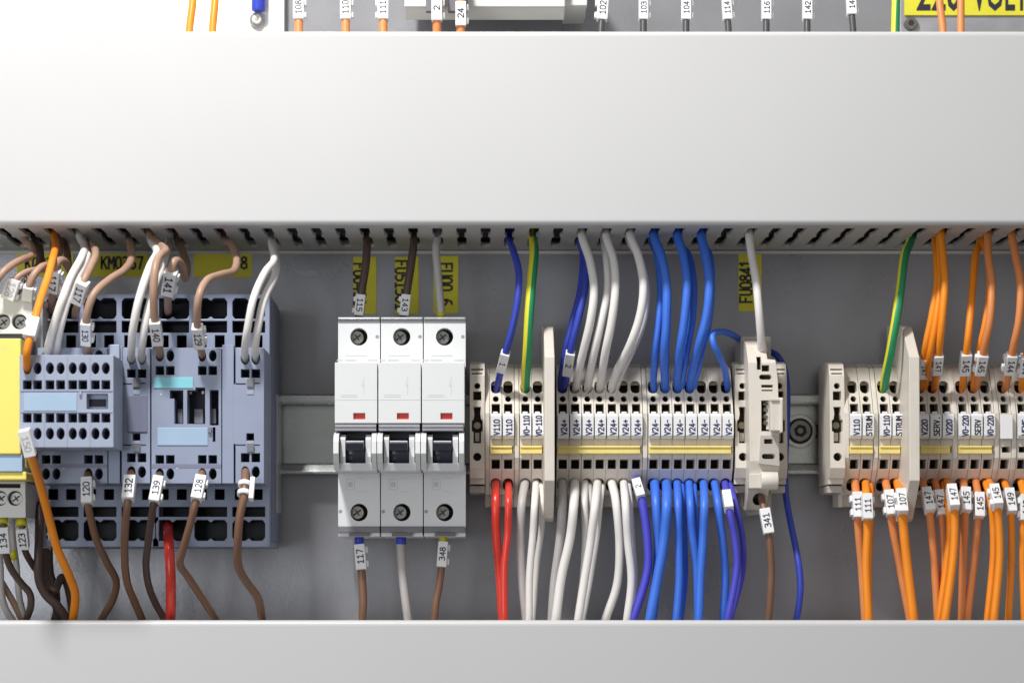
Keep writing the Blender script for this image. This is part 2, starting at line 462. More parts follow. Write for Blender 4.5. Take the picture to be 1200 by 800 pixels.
# ================================================================== TERMINAL BLOCKS
TT = [(426.5, 24), (431, 33), (470, 43), (484, 45.5), (536, 45.5), (550, 43), (579, 33)]
TR = 45
def term_holes(cx):
    return [rr(cx, 453.5, 11.4, 14.5, 5, 5), el(cx, 467.3, 3.5, 3.5), rc(cx, 478.5, 9.8, 11), rc(cx+1, 526.5, 9.5, 7),
            rc(cx, 543.5, 9.8, 11), rr(cx, 567.5, 12, 15, 5.5, 5)]
def make_terminal(cx):
    t = thing('terminal_block', '', 'terminal block', (X(cx, TR), -7, Z(540, TR)), 'beige terminal blocks clipped side by side on the rail')
    mb = MB(); w = 7.0
    slab(mb, rc(cx, 502.75, 2*w, 152.5), term_holes(cx), TT, TR, 9, 'beige', hd=9)
    # stepped foot
    mb.pbox(cx-w, cx+w, 579, 593, 10, 27, 'beige_dark', tr=TR)  # foot in darker beige: shade below the terminal put into its colour
    mb.build('body', t, bevel=.16, seg=1, ang=50)
    m = MB()
    for (y, tt) in ((453.5, 30.5), (567.5, 29)):
        c = P(cx, y, tt); c.x = X(cx, TR)
        m.box(c.x - 1.7, c.x + 1.7, c.z + .6, c.z + 2.0, c.y - 3, c.y + 1, 'clamp')
    m.build('clamp_spring', t)
    return t
def tag_plate(t, cx, txt, tone='ink_blue'):
    mb = MB(); w = 6.45
    x0, x1 = X(cx-w+.2, TR), X(cx+w+.2, TR)
    pr = [(484.6, 46), (484.6, 48.3), (486.5, 49.3), (510, 49.3), (514, 47.8), (514, 46)]
    mb.prism(pr, x0, x1, 'tag_white')
    c0 = P(cx-.5, 484.2, 47.4); cxx = X(cx-.5, TR)
    mb.box(cxx - 1.1, cxx + 1.1, c0.z - .2, c0.z + .75, c0.y - .7, c0.y + .8, 'tag_white')
    if txt:
        h = 2.35
        wid = letter_w(txt, h); L = min(8.6, wid*.86)
        cc = P(cx, 500.5 if len(txt) <= 4 else 498.8, 49.3); cc.x = X(cx+1.0, TR)
        letter(mb, txt, cc, Vector((0,0,1)), Vector((-1,0,0)), Vector((0,-1,0)), h, tone, sx=L/wid, w=.225)
    mb.build('marking_tag', t, bevel=.22, seg=2)
T1 = [581, 595.5, 615.75, 630.2]; T2 = [659.6, 674.1, 688.6, 702.9, 717.2, 731.4, 745.6]; T3 = [766, 780.3, 794.8, 809.2, 823.5, 837.8, 852]
B1 = [1001.2, 1015.8, 1036.2, 1050.7]; B2 = [1080.3, 1094.7, 1109.2]; B3 = [1128.2, 1142.7, 1157.4]; B4 = [1177.5]; B5 = [1197.5, 1212]
order = ['leftmost', 'second', 'third', 'fourth', 'fifth', 'sixth', 'rightmost']
spec = []
for c, s_, l in zip(T1, ['V110','V110','V0-110','V0-110'],
    ['beige terminal tagged V110 holding the thick red wire, beside the left end clamp', 'beige terminal tagged V110 above the thinner red wire',
     'beige terminal tagged V0-110 where the green-yellow wire enters, left bank', 'beige terminal tagged V0-110 just left of the tall left separator plate']): spec.append((c, s_, l))
for i, c in enumerate(T2): spec.append((c, 'V24+', 'beige terminal tagged V24+, %s of the seven in its row' % order[i]))
for i, c in enumerate(T3): spec.append((c, 'V24-', 'beige terminal tagged V24-, %s of the seven among the blue wires' % order[i]))
for c, s_, l in zip(B1, ['V110','STRUM','V0-110','STRUM'],
    ['beige terminal tagged V110 in the right bank beside its end clamp', 'beige terminal tagged STRUM next to the right bank V110 tag',
     'beige terminal tagged V0-110 holding the green-yellow wire in the right bank', 'beige terminal tagged STRUM against the right separator plate']): spec.append((c, s_, l))
for c, s_, l in zip(B2, ['V220','SERV.','V220'], ['beige terminal tagged V220 half hidden behind the right separator plate', 'beige terminal tagged SERV. between two V220 tags',
     'beige terminal tagged V220 on the right of the SERV. tag']): spec.append((c, s_, l))
for c, s_, l in zip(B3, ['V0-220','SERV','V0-220'], ['beige terminal tagged V0-220 on the left of the SERV tag', 'beige terminal tagged SERV between two V0-220 tags',
     'beige terminal tagged V0-220 on the right of the SERV tag']): spec.append((c, s_, l))
spec.append((B4[0], '', 'lone beige terminal with a blank white tag and no yellow bridge'))
spec.append((B5[0], 'HEMS', 'beige terminal cut by the right edge of the photo'))
proto = make_terminal(581)
for i, (c, txt, l) in enumerate(spec):
    o = proto if i == 0 else copy_tree(proto, X(c, TR) - X(581, TR), skip=('marking_tag',))
    o['label'] = l
    if c > 1190 : pass
for (c, txt, l) in spec:
    o = next(q for q in COL.objects if q.get('label') == l)
    if txt == '': mb = MB(); mb.prism([(486, 46), (486, 49.3), (514, 49.3), (514, 46)], X(c-6.8, TR), X(c+6.8, TR), 'bright_white'); mb.build('marking_tag', o, bevel=.2)
    else: tag_plate(o, c, txt, 'ink' if txt.startswith(('STR','SERV')) else 'ink_blue')

# end plates closing each run of terminals
def end_plate(px0, px1):
    mb = MB()
    pr = [(427, 9), (427, 25), (431.5, 33.7), (470, 43.7), (484, 46.4), (536, 46.4), (550, 43.7), (579, 33.5), (579, 27.5), (594, 27.5), (594, 9)]
    mb.prism(pr, X(px0, TR), X(px1, TR), 'beige')
    for y in (449, 512):
        pass
    return mb.build('end_plate', bevel=.2)
ep = end_plate(568.6, 573.7)
eps = [(571.2, 'beige end plate between the left end clamp and the first V110 terminal'), (605.7, 'beige end plate between the V110 and V0-110 terminals of the left bank'),
       (755.9, 'beige end plate between the V24+ and V24- terminals'), (992, 'beige end plate beside the end clamp of the right bank'),
       (1026, 'beige end plate between the STRUM and V0-110 tags'), (1118.8, 'beige end plate between the V220 and V0-220 terminals'),
       (1167.5, 'beige end plate left of the blank tagged terminal'), (1187.6, 'beige end plate right of the blank tagged terminal')]
for i, (c, l) in enumerate(eps):
    o = ep if i == 0 else ep.copy()
    if i: COL.objects.link(o); o.location = ep.location + Vector(((X(c, TR) - X(571.2, TR))*SC, 0, 0))
    tag(o, l, 'end plate', 'beige end plates between terminal runs')

# yellow bridges
for x0, x1, l in ((574.6, 600.3, 'short yellow bridge under the two V110 tags of the left bank'), (609.6, 635.3, 'short yellow bridge under the two V0-110 tags of the left bank'),
                  (653.2, 750.5, 'long yellow bridge under the V24+ tags'), (760.5, 857, 'long yellow bridge under the V24- tags'),
                  (995.5, 1023, 'short yellow bridge at the left end of the right bank'), (1030.5, 1055, 'short yellow bridge left of the right separator plate'),
                  (1078.5, 1113.5, 'yellow bridge just right of the right separator plate'), (1123, 1162.5, 'yellow bridge under the V0-220 and SERV tags')):
    mb = MB(); mb.box(X(x0, 47), X(x1, 47), Z(531.3, 47.6), Z(522, 47.6), -47.6, -42, 'jumper')
    mb.box(X(x0, 47)+.2, X(x1, 47)-.2, Z(524.5, 48.2), Z(522.3, 48.2), -48.2, -47, 'jumper')
    tag(mb.build('bridge_bar', bevel=.25), l, 'bridge bar', 'yellow bridge bars across the terminals')

# separator plates
def separator(px0, px1, l):
    mb = MB()
    pr = [(381, 9), (381, 46), (384, 50), (418, 68), (563, 69), (607, 52), (611, 48), (611, 9)]
    mb.prism(pr, X(px0, 69), X(px1, 69), 'beige')
    tag(mb.build('separator_plate', bevel=.3, seg=2), l, 'separator plate', 'tall beige separator plates')
separator(638.2, 650.0, 'tall beige separator plate between the V0-110 and V24+ terminals')
separator(1066.0, 1078.0, 'tall beige separator plate in the right bank beside the orange wires')

# end clamps
ET = [(424, 34), (427, 41), (440, 44), (548, 47), (562, 44), (575, 38)]
def make_clamp(cx, w=17.4):
    t = thing('end_clamp', '', 'end clamp', (X(cx, TR), -7, Z(540, TR)), 'beige end clamps of the terminal banks')
    mb = MB()
    holes = [rc(cx, 432.8, w*.82, 1.7), rc(cx, 437.6, w*.72, 1.5), el(cx, 452, 3.6, 3.6), rc(cx, 463.5, 9.6, 10.5),
             [(cx-4.4, 476.5), (cx+4.4, 476.5), (cx+3.4, 485), (cx+4.6, 491.5), (cx+6.4, 492), (cx+6.4, 505), (cx+4.4, 505.5), (cx+4.4, 519), (cx-4.4, 519), (cx-4.4, 505.5), (cx-6.4, 505), (cx-6.4, 492), (cx-4.6, 491.5), (cx-3.4, 485)],
             el(cx, 535, 4.9, 4.9)]
    slab(mb, rc(cx, 492, w, 136), holes, ET, TR, 9, 'beige', hd=6)
    mb.pbox(cx-w/2, cx+w/2, 560, 567, 10, 41, 'beige', tr=TR)
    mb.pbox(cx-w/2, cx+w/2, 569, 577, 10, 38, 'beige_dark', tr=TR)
    mb.build('body', t, bevel=.2, seg=1, ang=50)
    m = MB(); c = P(cx, 498.5, 40.5); c.x = X(cx, TR)
    m.cyl(c, (0,-1,0), 1.5, 1.5, 1.2, 'clamp', 14)
    m.box(c.x-.9, c.x+.9, Z(517, 41), Z(507, 41), -41.5, -39, 'beige')
    m.build('screw_head', t)
    return t
ec = make_clamp(559.3); ec['label'] = 'beige end clamp between the breakers and the first V110 terminal'
for c, l in ((870.2, 'beige end clamp right of the last V24- terminal'), (913.5, 'beige end clamp half hidden behind the fuse terminal'),
             (981, 'beige end clamp at the left end of the right terminal bank')):
    o = copy_tree(ec, X(c, TR) - X(559.3, TR)); o['label'] = l

# ================================================================== FUSE TERMINAL
ft = thing('fuse_terminal', 'taller beige fuse terminal with a hinged lever between two end clamps', 'fuse terminal', (X(893, 60), -7, Z(600, 60)))
mb = MB()
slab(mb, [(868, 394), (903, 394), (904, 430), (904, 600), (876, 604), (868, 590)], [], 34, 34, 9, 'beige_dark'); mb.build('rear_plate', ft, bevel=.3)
mb = MB()
FT = [(397, 40), (404, 52), (425, 60), (540, 62), (560, 60), (598, 42)]
slab(mb, [(877, 398), (889, 397), (899.5, 399), (900.5, 420.5), (909.5, 421.5), (912, 445), (913, 478), (913.5, 545), (911, 572), (904, 574), (902, 597), (880, 597), (879, 560)],
     [rc(890.3, 425.5, 5.2, 15), rc(897.8, 431.3, 9, 7.5), rr(897.5, 441.7, 14.5, 6, 2.9), rc(899.5, 452.3, 13.5, 3.2), rc(899.5, 457.3, 13, 1.6),
      rc(899, 487, 13, 36), rc(899.5, 517.5, 10, 6.5), rr(899.5, 535.3, 15, 6.2, 3), el(892.8, 584.5, 6.6, 7.2)], FT, 62, 34, 'beige', hd=5)
mb.build('housing', ft, bevel=.25, seg=2, ang=50)
mb = MB()
mb.pbox(903, 916.5, 468.5, 504.5, 62.6, 69, 'beige'); mb.pbox(914.5, 917.5, 467, 506.5, 62.6, 71, 'beige'); mb.pbox(903, 918, 465.5, 469.5, 62.6, 70, 'beige')
mb.build('lever', ft, bevel=.35)
mb = MB()
for y in (474, 481, 489, 496): 
    c = P(896, y, 57.5); mb.cyl(c, (0.3,-1,0.5), 1.2, 1.0, 1.5, 'screw', 10)
mb.pbox(898, 903, 470, 503, 56.5, 58.5, 'beige'); mb.build('fuse_contact', ft)
mb = MB()
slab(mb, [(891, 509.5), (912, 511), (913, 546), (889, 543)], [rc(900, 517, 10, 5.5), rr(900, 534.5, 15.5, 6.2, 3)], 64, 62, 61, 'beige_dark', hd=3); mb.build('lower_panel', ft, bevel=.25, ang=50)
mb = MB()
c = P(891.5, 563, 61); mb.cyl(c, (1,0,0), 3.9, 3.9, 7.2, 'beige', 24)
mb.box(X(878,62), X(892,62), Z(572,62), Z(555,62), -62.5, -55, 'beige'); mb.build('hinge', ft, bevel=.3)

# ================================================================== CIRCUIT BREAKERS
BR = 75
def screw_in(mb, px, py, tf, r_px, m='screw', cross=True):
    c = P(px, py, tf - 5.0); r = r_px/sc(tf)
    c.x = X(px, tf); c.z = Z(py, tf)
    mb.cyl(c, (0,-1,0), r, r*.92, 2.0, m, 22)
    if cross:
        mb.obox(c + Vector((0,-2.06,0)), Vector((.8,0,.6)), Vector((-.6,0,.8)), Vector((0,-1,0)), r*1.35, r*.22, .1, 'cavity')
        mb.obox(c + Vector((0,-2.06,0)), Vector((-.6,0,.8)), Vector((.8,0,.6)), Vector((0,-1,0)), r*1.0, r*.2, .12, 'cavity')
def make_breaker(x0):
    w = 50.0; cx = x0 + w/2
    t = thing('circuit_breaker', '', 'circuit breaker', (X(cx, BR), -7, Z(628, 60)), 'white single-pole circuit breakers')
    mb = MB()
    # terminal shoulder, top and bottom
    tU = 56
    slab(mb, [(x0, 377.5), (x0+w, 377.5), (x0+w, 430), (x0, 430)], [el(cx-.2, 394.5, 10.3, 10.3, 24)], tU, BR, 12, 'breaker_white', hd=9, floor='cavity')
    mb.build('upper_case', t, bevel=.35, seg=2, ang=50); mb = MB()
    slab(mb, [(x0, 545), (x0+w, 545), (x0+w, 616.5), (x0, 616.5)], [el(cx, 600, 10.3, 10.3, 24)], tU, BR, 12, 'breaker_lower', hd=9, floor='cavity')
    mb.pbox(x0+.3, x0+w-.3, 623.8, 628.2, 12, tU-1, 'breaker_lower', tr=BR)
    mb.build('lower_case', t, bevel=.35, seg=2, ang=50)
    m = MB(); m.pbox(x0+.2, x0+w-.2, 371.5, 377.4, 12, tU+.5, 'breaker_grey', tr=BR)
    m.pbox(x0+.2, x0+w-.2, 372.5, 374.2, 14, tU+1.2, 'rail', tr=BR)
    m.build('label_strip', t, bevel=.2); m = MB()
    m.pbox(x0+.2, x0+w-.2, 616.6, 623.7, 12, tU+.6, 'grey_plastic', tr=BR)
    m.prism([(624, 30), (624, 58.5), (628, 56), (628, 30)], X(cx-12, BR), X(cx+12, BR), 'grey_plastic')
    m.build('label_strip', t, bevel=.2)
    # raised front
    m = MB()
    yb = 505
    slab(m, [(x0-1, 424.5), (x0+w-1.2, 424.5), (x0+w-1.2, 495.5), (x0-1, 495.5)], [rc(cx+2.8, 487.5, 14, 7.4)], BR, BR, 40, 'breaker_white', hd=1.5, floor='red_window')
    # cheeks left and right of the toggle, curved forward
    for (a, b) in ((x0-2, x0+4.3), (x0+w-7.5, x0+w-1.6)):
        m.prism([(506.5, 40), (506.5, 72), (509, 77), (517, 80), (531, 80.5), (541, 78), (550.5, 74), (550.5, 40)], X(a, BR), X(b, BR), 'breaker_white')
    for (a, b) in ((x0+5.4, x0+11.4), (x0+w-15, x0+w-8.6)):
        m.prism([(509, 40), (509, 71), (514, 74.5), (535, 75), (549, 73), (549, 40)], X(a, BR), X(b, BR), 'breaker_white')
    m.prism([(542.5, 40), (542.5, 74.5), (551.8, 73), (554, 60), (556, 40)], X(x0-.5, BR), X(x0+w-1.5, BR), 'breaker_white')
    m.build('front_cover', t, bevel=.5, seg=3, ang=40)
    m = MB(); m.pbox(x0-.6, x0+w-2.4, 496.2, 504.6, 40, BR-.4, 'breaker_grey'); m.pbox(x0-.6, x0+w-2.4, 498.4, 500.4, 41, BR, 'breaker_grey')
    m.build('grey_band', t, bevel=.2)
    m = MB(); m.box(X(x0+10, BR), X(x0+w-13, BR), Z(545, 60), Z(504, 60), -60, -40, 'toggle'); m.build('toggle_recess', t)
    # rotor toggle
    m = MB(); c = P(x0+12, 530, 65); c.x = X(x0+12.4, BR)
    m.cyl(c, (1,0,0), 5.9, 5.9, (w-28.4)/sc(BR), 'toggle', 32)
    m.prism([(516.6, 66), (516.6, 80), (519, 81.5), (527, 79.5), (530, 66)], X(x0+12.6, BR), X(x0+w-16.4, BR), 'toggle')
    tg = m.build('toggle', t, bevel=.25)
    m = MB(); m.box(X(x0+12.8, BR), X(x0+w-16.6, BR), Z(517.8, 79.6), Z(516.4, 79.6), -80.6, -76, 'breaker_white'); m.build('toggle_edge', tg, bevel=.1)
    # printing
    m = MB()
    def pr(xa, xb, ya, yb, tf, mm='print_grey'): m.box(X(xa, tf), X(xb, tf), Z(yb, tf), Z(ya, tf), -tf-.06, -tf+.02, mm)
    pr(cx-13, cx+11.5, 416, 417.6, tU); pr(x0+1.5, x0+9, 421.2, 423, tU); pr(x0+11, x0+24, 420.8, 423.3, tU); pr(x0+w-12, x0+w-1, 421.2, 422.8, tU)
    for yy in (462.5, 464.5): pr(x0+w*.12, x0+w*.5, yy, yy+.5, BR)
    pr(x0+w*.66, x0+w*.67, 441, 463, BR); pr(x0+w*.62, x0+w*.68, 452, 452.6, BR); pr(x0+w*.62, x0+w*.63, 446, 452, BR); pr(x0, x0+w-2, 468.2, 468.6, BR)
    pr(x0+12.5, x0+22.5, 561, 561.6, tU); pr(x0+12.5, x0+22.5, 573, 573.6, tU); pr(x0+12.5, x0+13.1, 561, 573, tU); pr(x0+21.9, x0+22.5, 561, 573, tU)
    pr(x0+14.5, x0+20, 564.5, 570, tU); pr(x0+25, x0+37, 560, 560.5, tU); pr(x0+25, x0+37, 575.5, 576, tU)
    m.build('printing', t)
    m = MB(); screw_in(m, cx-.2, 394.5, tU, 8.0)
    m.build('terminal_screw', t)
    m = MB(); screw_in(m, cx, 600, tU, 8.0); m.build('terminal_screw', t)
    m = MB(); c = P(x0+w-2, 394.5, tU); c.x = X(x0+w-3.4, BR); m.cyl(c + Vector((0,.3,0)), (0,-1,0), .8, .8, .35, 'breaker_grey', 12)
    c = P(x0+2.8, 599, tU); c.x = X(x0+2.8, BR); m.cyl(c + Vector((0,.3,0)), (0,-1,0), .8, .8, .35, 'breaker_grey', 12); m.build('rivet', t)
    return t
bk = make_breaker(393.3); bk['label'] = 'leftmost white circuit breaker, brown wires above and below'
for x0, l in ((444.4, 'middle white circuit breaker with a grey wire leaving its bottom'), (495.5, 'rightmost white circuit breaker next to the terminal blocks, grey wire on top')):
    o = copy_tree(bk, X(x0, BR) - X(393.3, BR)); o['label'] = l

# ================================================================== CONTACTORS
CF = 88
def make_contactor():
    t = thing('contactor', '', 'contactor', (X(245, CF), -7, Z(640, 60)), 'blue-grey contactors')
    TI = 58
    # rear base with two stepped terminal tiers
    mb = MB(); x0, x1 = 178.5, 316
    tri = []
    cols = [(200.5, 0), (243.5, 0), (289, 0)]
    hs = []
    for cx, _ in ((202.5, 0), (247, 0), (291.5, 0)):
        def dbl(y, h):
            a = [(cx-19, y-h/2+4), (cx-16, y-h/2), (cx-4, y-h/2), (cx, y-h/2+3), (cx+4, y-h/2), (cx+16, y-h/2), (cx+19, y-h/2+4),
                 (cx+19, y+h/2-4), (cx+16, y+h/2), (cx+4, y+h/2), (cx, y+h/2-3), (cx-4, y+h/2), (cx-16, y+h/2), (cx-19, y+h/2-4)]
            return a
        hs += [dbl(361.5, 24), rc(cx, 383, 38, 13.5), rc(cx-10.5, 400, 11, 14), rc(cx+10.5, 400, 11, 14),
               rc(cx-10.5, 579, 11, 12), rc(cx+10.5, 579, 11, 12), rc(cx, 599.5, 38, 11.5), dbl(621, 24)]
    slab(mb, rc((x0+x1)/2, 492.5, x1-x0, 296), hs, TI, TI, 10, 'steelblue', hd=14, mh='black_blue', floor='cavity_blue')  # hole walls coloured near black, painting in the shade inside the openings
    mb.build('base', t, bevel=.3, seg=2, ang=50)
    m = MB()      # cheek at the right, stepped foot
    m.pbox(316, 319.5, 352, 634, 10, 50, 'steelblue_dark'); m.pbox(319.5, 322, 400, 600, 10, 34, 'grey_plastic'); m.build('side_rib', t, bevel=.3)
    m = MB(); m.pbox(321.5, 325.5, 462, 600, 9, 30, 'plate_galv'); m.build('rail_clip', t, bevel=.3)
    # front body
    m = MB()
    pairs = (187.3, 199.5, 237, 249.3)
    hs = []
    for cx in pairs: hs += [el(cx, 416.7, 4.6, 6.8), rc(cx, 434, 10, 10.4), rc(cx, 538, 10, 10), el(cx, 555, 4.7, 6.6)]
    win = [(199, 457), (214.8, 457), (214.8, 496.5), (204.3, 496.5), (204.3, 467), (199, 467)]
    hs += [win, [(219.3, 457), (229, 457), (229, 453.8), (240.4, 453.8), (240.4, 496.5), (219.3, 496.5)], rc(251, 477.5, 10.4, 41.5), rc(250.8, 509, 3.2, 17)]
    slab(m, [(177.5, 407.5), (259.3, 407.5), (259.3, 566), (177.5, 566)], hs, CF, CF, 40, 'steelblue', hd=9, floor='cavity_blue')
    m.build('front_body', t, bevel=.3, seg=2, ang=50)
    m = MB(); m.pbox(208, 214, 479, 496, 76, 82, 'grey_plastic'); m.pbox(227.5, 238, 479, 496, 76, 81, 'grey_plastic'); m.pbox(246.5, 253, 479, 496, 76, 83, 'grey_plastic')
    m.pbox(221, 225, 458, 462, 76, 84, 'clamp'); m.pbox(236, 239.5, 457.5, 462, 76, 84, 'clamp')
    m.build('armature', t, bevel=.2)
    m = MB(); m.pbox(180, 226.3, 442, 454.6, CF-1, CF+.35, 'label_cyan'); m.build('name_strip', t, bevel=.1)
    m = MB(); m.pbox(184.4, 243.5, 501, 521.5, CF-1, CF+.35, 'label_blue'); m.build('label_field', t, bevel=.1)
    m = MB(); m.pbox(243.8, 247.5, 500.5, 506.5, CF-1, CF+1.2, 'steelblue_dark'); m.pbox(178, 259, 543.5, 548.2, CF-1, CF+.12, 'steelblue_dark')
    m.pbox(188, 189.4, 461, 462.4, CF-1, CF+.1, 'tag_white'); m.pbox(206.5, 209, 547, 549, CF-1, CF+.1, 'tag_white'); m.build('latch', t)
    # auxiliary module at the right of the front
    m = MB()
    hs = []
    for cx in (287.3, 299.7): hs += [el(cx, 419.5, 5.2, 7.6), rc(cx, 437.5, 10, 10), rc(cx, 536, 10, 10.5), el(cx, 552.8, 4.8, 6.8)]
    hs += [rc(293.2, 512, 9, 9)]
    slab(m, [(276, 407.5), (309.3, 407.5), (309.3, 566), (276, 566)], hs, CF, CF, 40, 'steelblue', hd=9, floor='cavity_blue')
    slab(m, [(260.4, 404), (273.8, 404), (273.8, 566), (260.4, 566)], [], CF, CF, 40, 'steelblue')
    m.pbox(273.2, 276.6, 450, 520, 50, CF-.05, 'steelblue')
    m.build('auxiliary_module', t, bevel=.3, seg=2, ang=50)
    m = MB()
    m.pbox(276.3, 288, 448.7, 450.3, CF-1, CF+.1, 'cavity_blue'); m.pbox(298, 304.5, 448.2, 449.6, CF-1, CF+.1, 'cavity_blue')
    m.pbox(276.3, 288, 520.4, 521.8, CF-1, CF+.1, 'cavity_blue'); m.pbox(298, 304.5, 520.4, 521.8, CF-1, CF+.1, 'cavity_blue')
    m.pbox(289.3, 297, 443.5, 453.5, CF-1, CF+1.0, 'grey_plastic'); m.pbox(289.3, 297.4, 521, 529, CF-1, CF+1.0, 'grey_plastic')
    m.pbox(289.3, 297.4, 455, 462, CF-1, CF+.3, 'steelblue_pale'); m.pbox(289, 297.5, 516, 520, CF-1, CF+.3, 'steelblue_pale')
    m.build('latch', t, bevel=.1)
    # lit ledge and shoulder steps above the front
    return t
ct = make_contactor(); ct['label'] = 'blue-grey contactor with open black windows on its front, right of the pair'
c2 = copy_tree(ct, X(177, CF) - X(310.4, CF)); c2['label'] = 'blue-grey contactor partly hidden behind the projecting auxiliary block'
for k in kids(c2):
    if k.name.startswith('name_strip'): pass
# violet-blue insert covering the neighbour's latch column
mb = MB(); mb.pbox(149.5, 172.5, 463, 506, CF-.5, CF+.5, 'steelblue_dark'); o = mb.build('cover_insert', c2, bevel=.15)
# little locking tab on top between them
mb = MB(); mb.pbox(128.5, 140, 403.5, 420, 60, CF+3, 'steelblue_pale'); mb.pbox(140.5, 143, 405, 430, 60, CF+1, 'steelblue_pale'); mb.build('locking_tab', c2, bevel=.3)

# ---- projecting auxiliary contact block
AF = 118
ab = thing('auxiliary_contact_block', 'pale blue-grey block with rows of holes, clipped on the left contactor', 'auxiliary block', (X(78, AF), -CF, Z(524, AF)))
mb = MB(); hs = []
for cx in (32, 44, 58.5, 71, 85.2, 97, 111.8, 124):
    hs += [el(cx, 431.5, 4.7, 6.9), rc(cx, 450.8, 10.2, 10.6), rc(cx, 489.5, 10.2, 10.8), el(cx, 508, 4.8, 6.9)]
hs += [rc(114, 470.3, 25, 18)]
slab(mb, [(22.8, 415.8), (133, 415.8), (133, 524), (22.8, 524)], hs, AF, AF, 92, 'steelblue_pale', hd=8, floor='cavity_blue')
mb.build('body', ab, bevel=.35, seg=2, ang=50)
mb = MB()
mb.box(X(23.5, AF), X(132.5, AF), Z(522.5, AF), Z(417, AF), -92, -88.6, 'steelblue_dark')
mb.build('rear_frame', ab, bevel=.4)
mb = MB(); mb.pbox(28, 90, 460.2, 481.2, AF-1, AF+.3, 'label_blue'); mb.build('label_field', ab, bevel=.1)
mb = MB(); mb.pbox(102, 126, 462, 479, AF-6, AF-4, 'steelblue_pale'); mb.pbox(104.5, 124.5, 467.5, 476.5, AF-5, AF-3.9, 'cavity_blue'); mb.pbox(92.5, 95.5, 458.5, 462.5, AF-1, AF+1, 'steelblue_pale')
mb.build('slider', ab)
mb = MB()
for x in (51.3, 78.2, 105):
    mb.pbox(x-.45, x+.45, 417, 457.5, AF-.5, AF+.25, 'steelblue_pale'); mb.pbox(x-.45, x+.45, 483.5, 523, AF-.5, AF+.25, 'steelblue_pale')
mb.pbox(24, 132, 457.7, 458.5, AF-.5, AF+.25, 'steelblue_dark'); mb.pbox(24, 132, 482.2, 483, AF-.5, AF+.25, 'steelblue_pale'); mb.build('rib', ab)

# ---- yellow safety relay at the left edge
yr = thing('safety_relay', 'yellow fronted relay with white screw terminals, cut by the left edge', 'safety relay', (X(-20, 100), -7, Z(606, 90)))
mb = MB(); 
slab(mb, [(-90, 345), (37, 345), (38.5, 372), (36, 391), (-90, 391)], [el(3, 376.8, 9, 9, 20), el(22.5, 376.8, 9, 9, 20), el(-18, 376.8, 9, 9, 20)], 88, 88, 12, 'relay_white', hd=6)
mb.build('terminal_housing', yr, bevel=.4, ang=50); mb = MB()
slab(mb, [(-90, 564), (29.5, 564), (30, 606), (-90, 606)], [el(0, 583.5, 8.8, 8.8, 20), el(17.5, 583.5, 8.8, 8.8, 20), rc(-20, 569, 88, 5)], 88, 88, 12, 'relay_white', hd=6)
mb.build('terminal_housing', yr, bevel=.4, ang=50)
mb = MB(); mb.pbox(-92, 35, 392, 566, 12, 84, 'grey_plastic'); mb.pbox(36, 50, 350, 420, 12, 70, 'relay_white'); mb.build('rear_case', yr, bevel=.4)
mb = MB(); mb.pbox(-90, 24.3, 396.5, 532, 80, 104, 'yellow_case'); mb.pbox(-90, 31, 552.5, 562, 80, 102, 'yellow_case'); mb.pbox(27, 31, 537, 548, 80, 96, 'yellow_case'); mb.build('yellow_front', yr, bevel=.5)
mb = MB(); mb.pbox(-90, 26, 532.3, 552.2, 80, 103, 'label_blue'); mb.build('label_field', yr, bevel=.2)
mb = MB(); mb.pbox(-90, 24, 396.5, 398.5, 86, 92, 'grey_plastic'); 
c = P(-9, 407, 104); letter(mb, 'SIEMENS', c, Vector((1,0,0)), Vector((0,0,1)), Vector((0,-1,0)), 2.2, 'jumper', sx=1, bold=.016); mb.build('printing', yr)
for x, y in ((3, 376.8), (22.5, 376.8), (-18, 376.8), (0, 583.5), (17.5, 583.5)):
    m = MB(); screw_in(m, x, y, 88, 7.6); m.build('terminal_screw', yr)

# ================================================================== EQUIPMENT LABELS
def ylabel(x0, x1, y0, y1, txts, l, horiz=True, h=5.2, group='yellow equipment labels on the plate'):
    mb = MB(); mb.pbox(x0, x1, y0, y1, 0.02, .45, 'label_yellow')
    for txt, px, py, up in txts:
        c = P(px, py, .45)
        if horiz: letter(mb, txt, c, Vector((1,0,0)), Vector((0,0,1)), Vector((0,-1,0)), h, 'ink', sx=.72)
        elif up: letter(mb, txt, c, Vector((0,0,1)), Vector((-1,0,0)), Vector((0,-1,0)), h, 'ink', sx=.72)
        else: letter(mb, txt, c, Vector((0,0,-1)), Vector((1,0,0)), Vector((0,-1,0)), h, 'ink', sx=.72)
    o = mb.build('equipment_label'); tag(o, l, 'label', group); return o
ylabel(106, 173, 297.5, 324.5, [('KM0367', 143, 308, 0)], 'yellow label reading KM0367 above the left contactor')
ylabel(227, 295, 297.5, 325, [('8', 286, 308, 0)], 'yellow label ending in 8 above the right contactor')
ylabel(20, 86, 296, 324, [('K0336', 50, 309, 0)], 'yellow label mostly hidden behind the brown wires at the upper left')
ylabel(414, 441, 301, 368, [('FU0431', 421.5, 333, False)], 'yellow upright label behind the brown wire marked 115', False)
ylabel(463, 490.5, 301, 368, [('FU51501', 470.5, 334, False)], 'yellow upright label behind the brown wire marked 143', False)
ylabel(508, 537, 300, 367, [('FU00 6', 523, 333, False)], 'yellow upright label behind the grey wire over the rightmost breaker', False)
ylabel(865.5, 892.5, 298, 364.5, [('FU0841', 874, 330, True)], 'yellow upright label reading FU0841 behind the grey fuse wire', False)

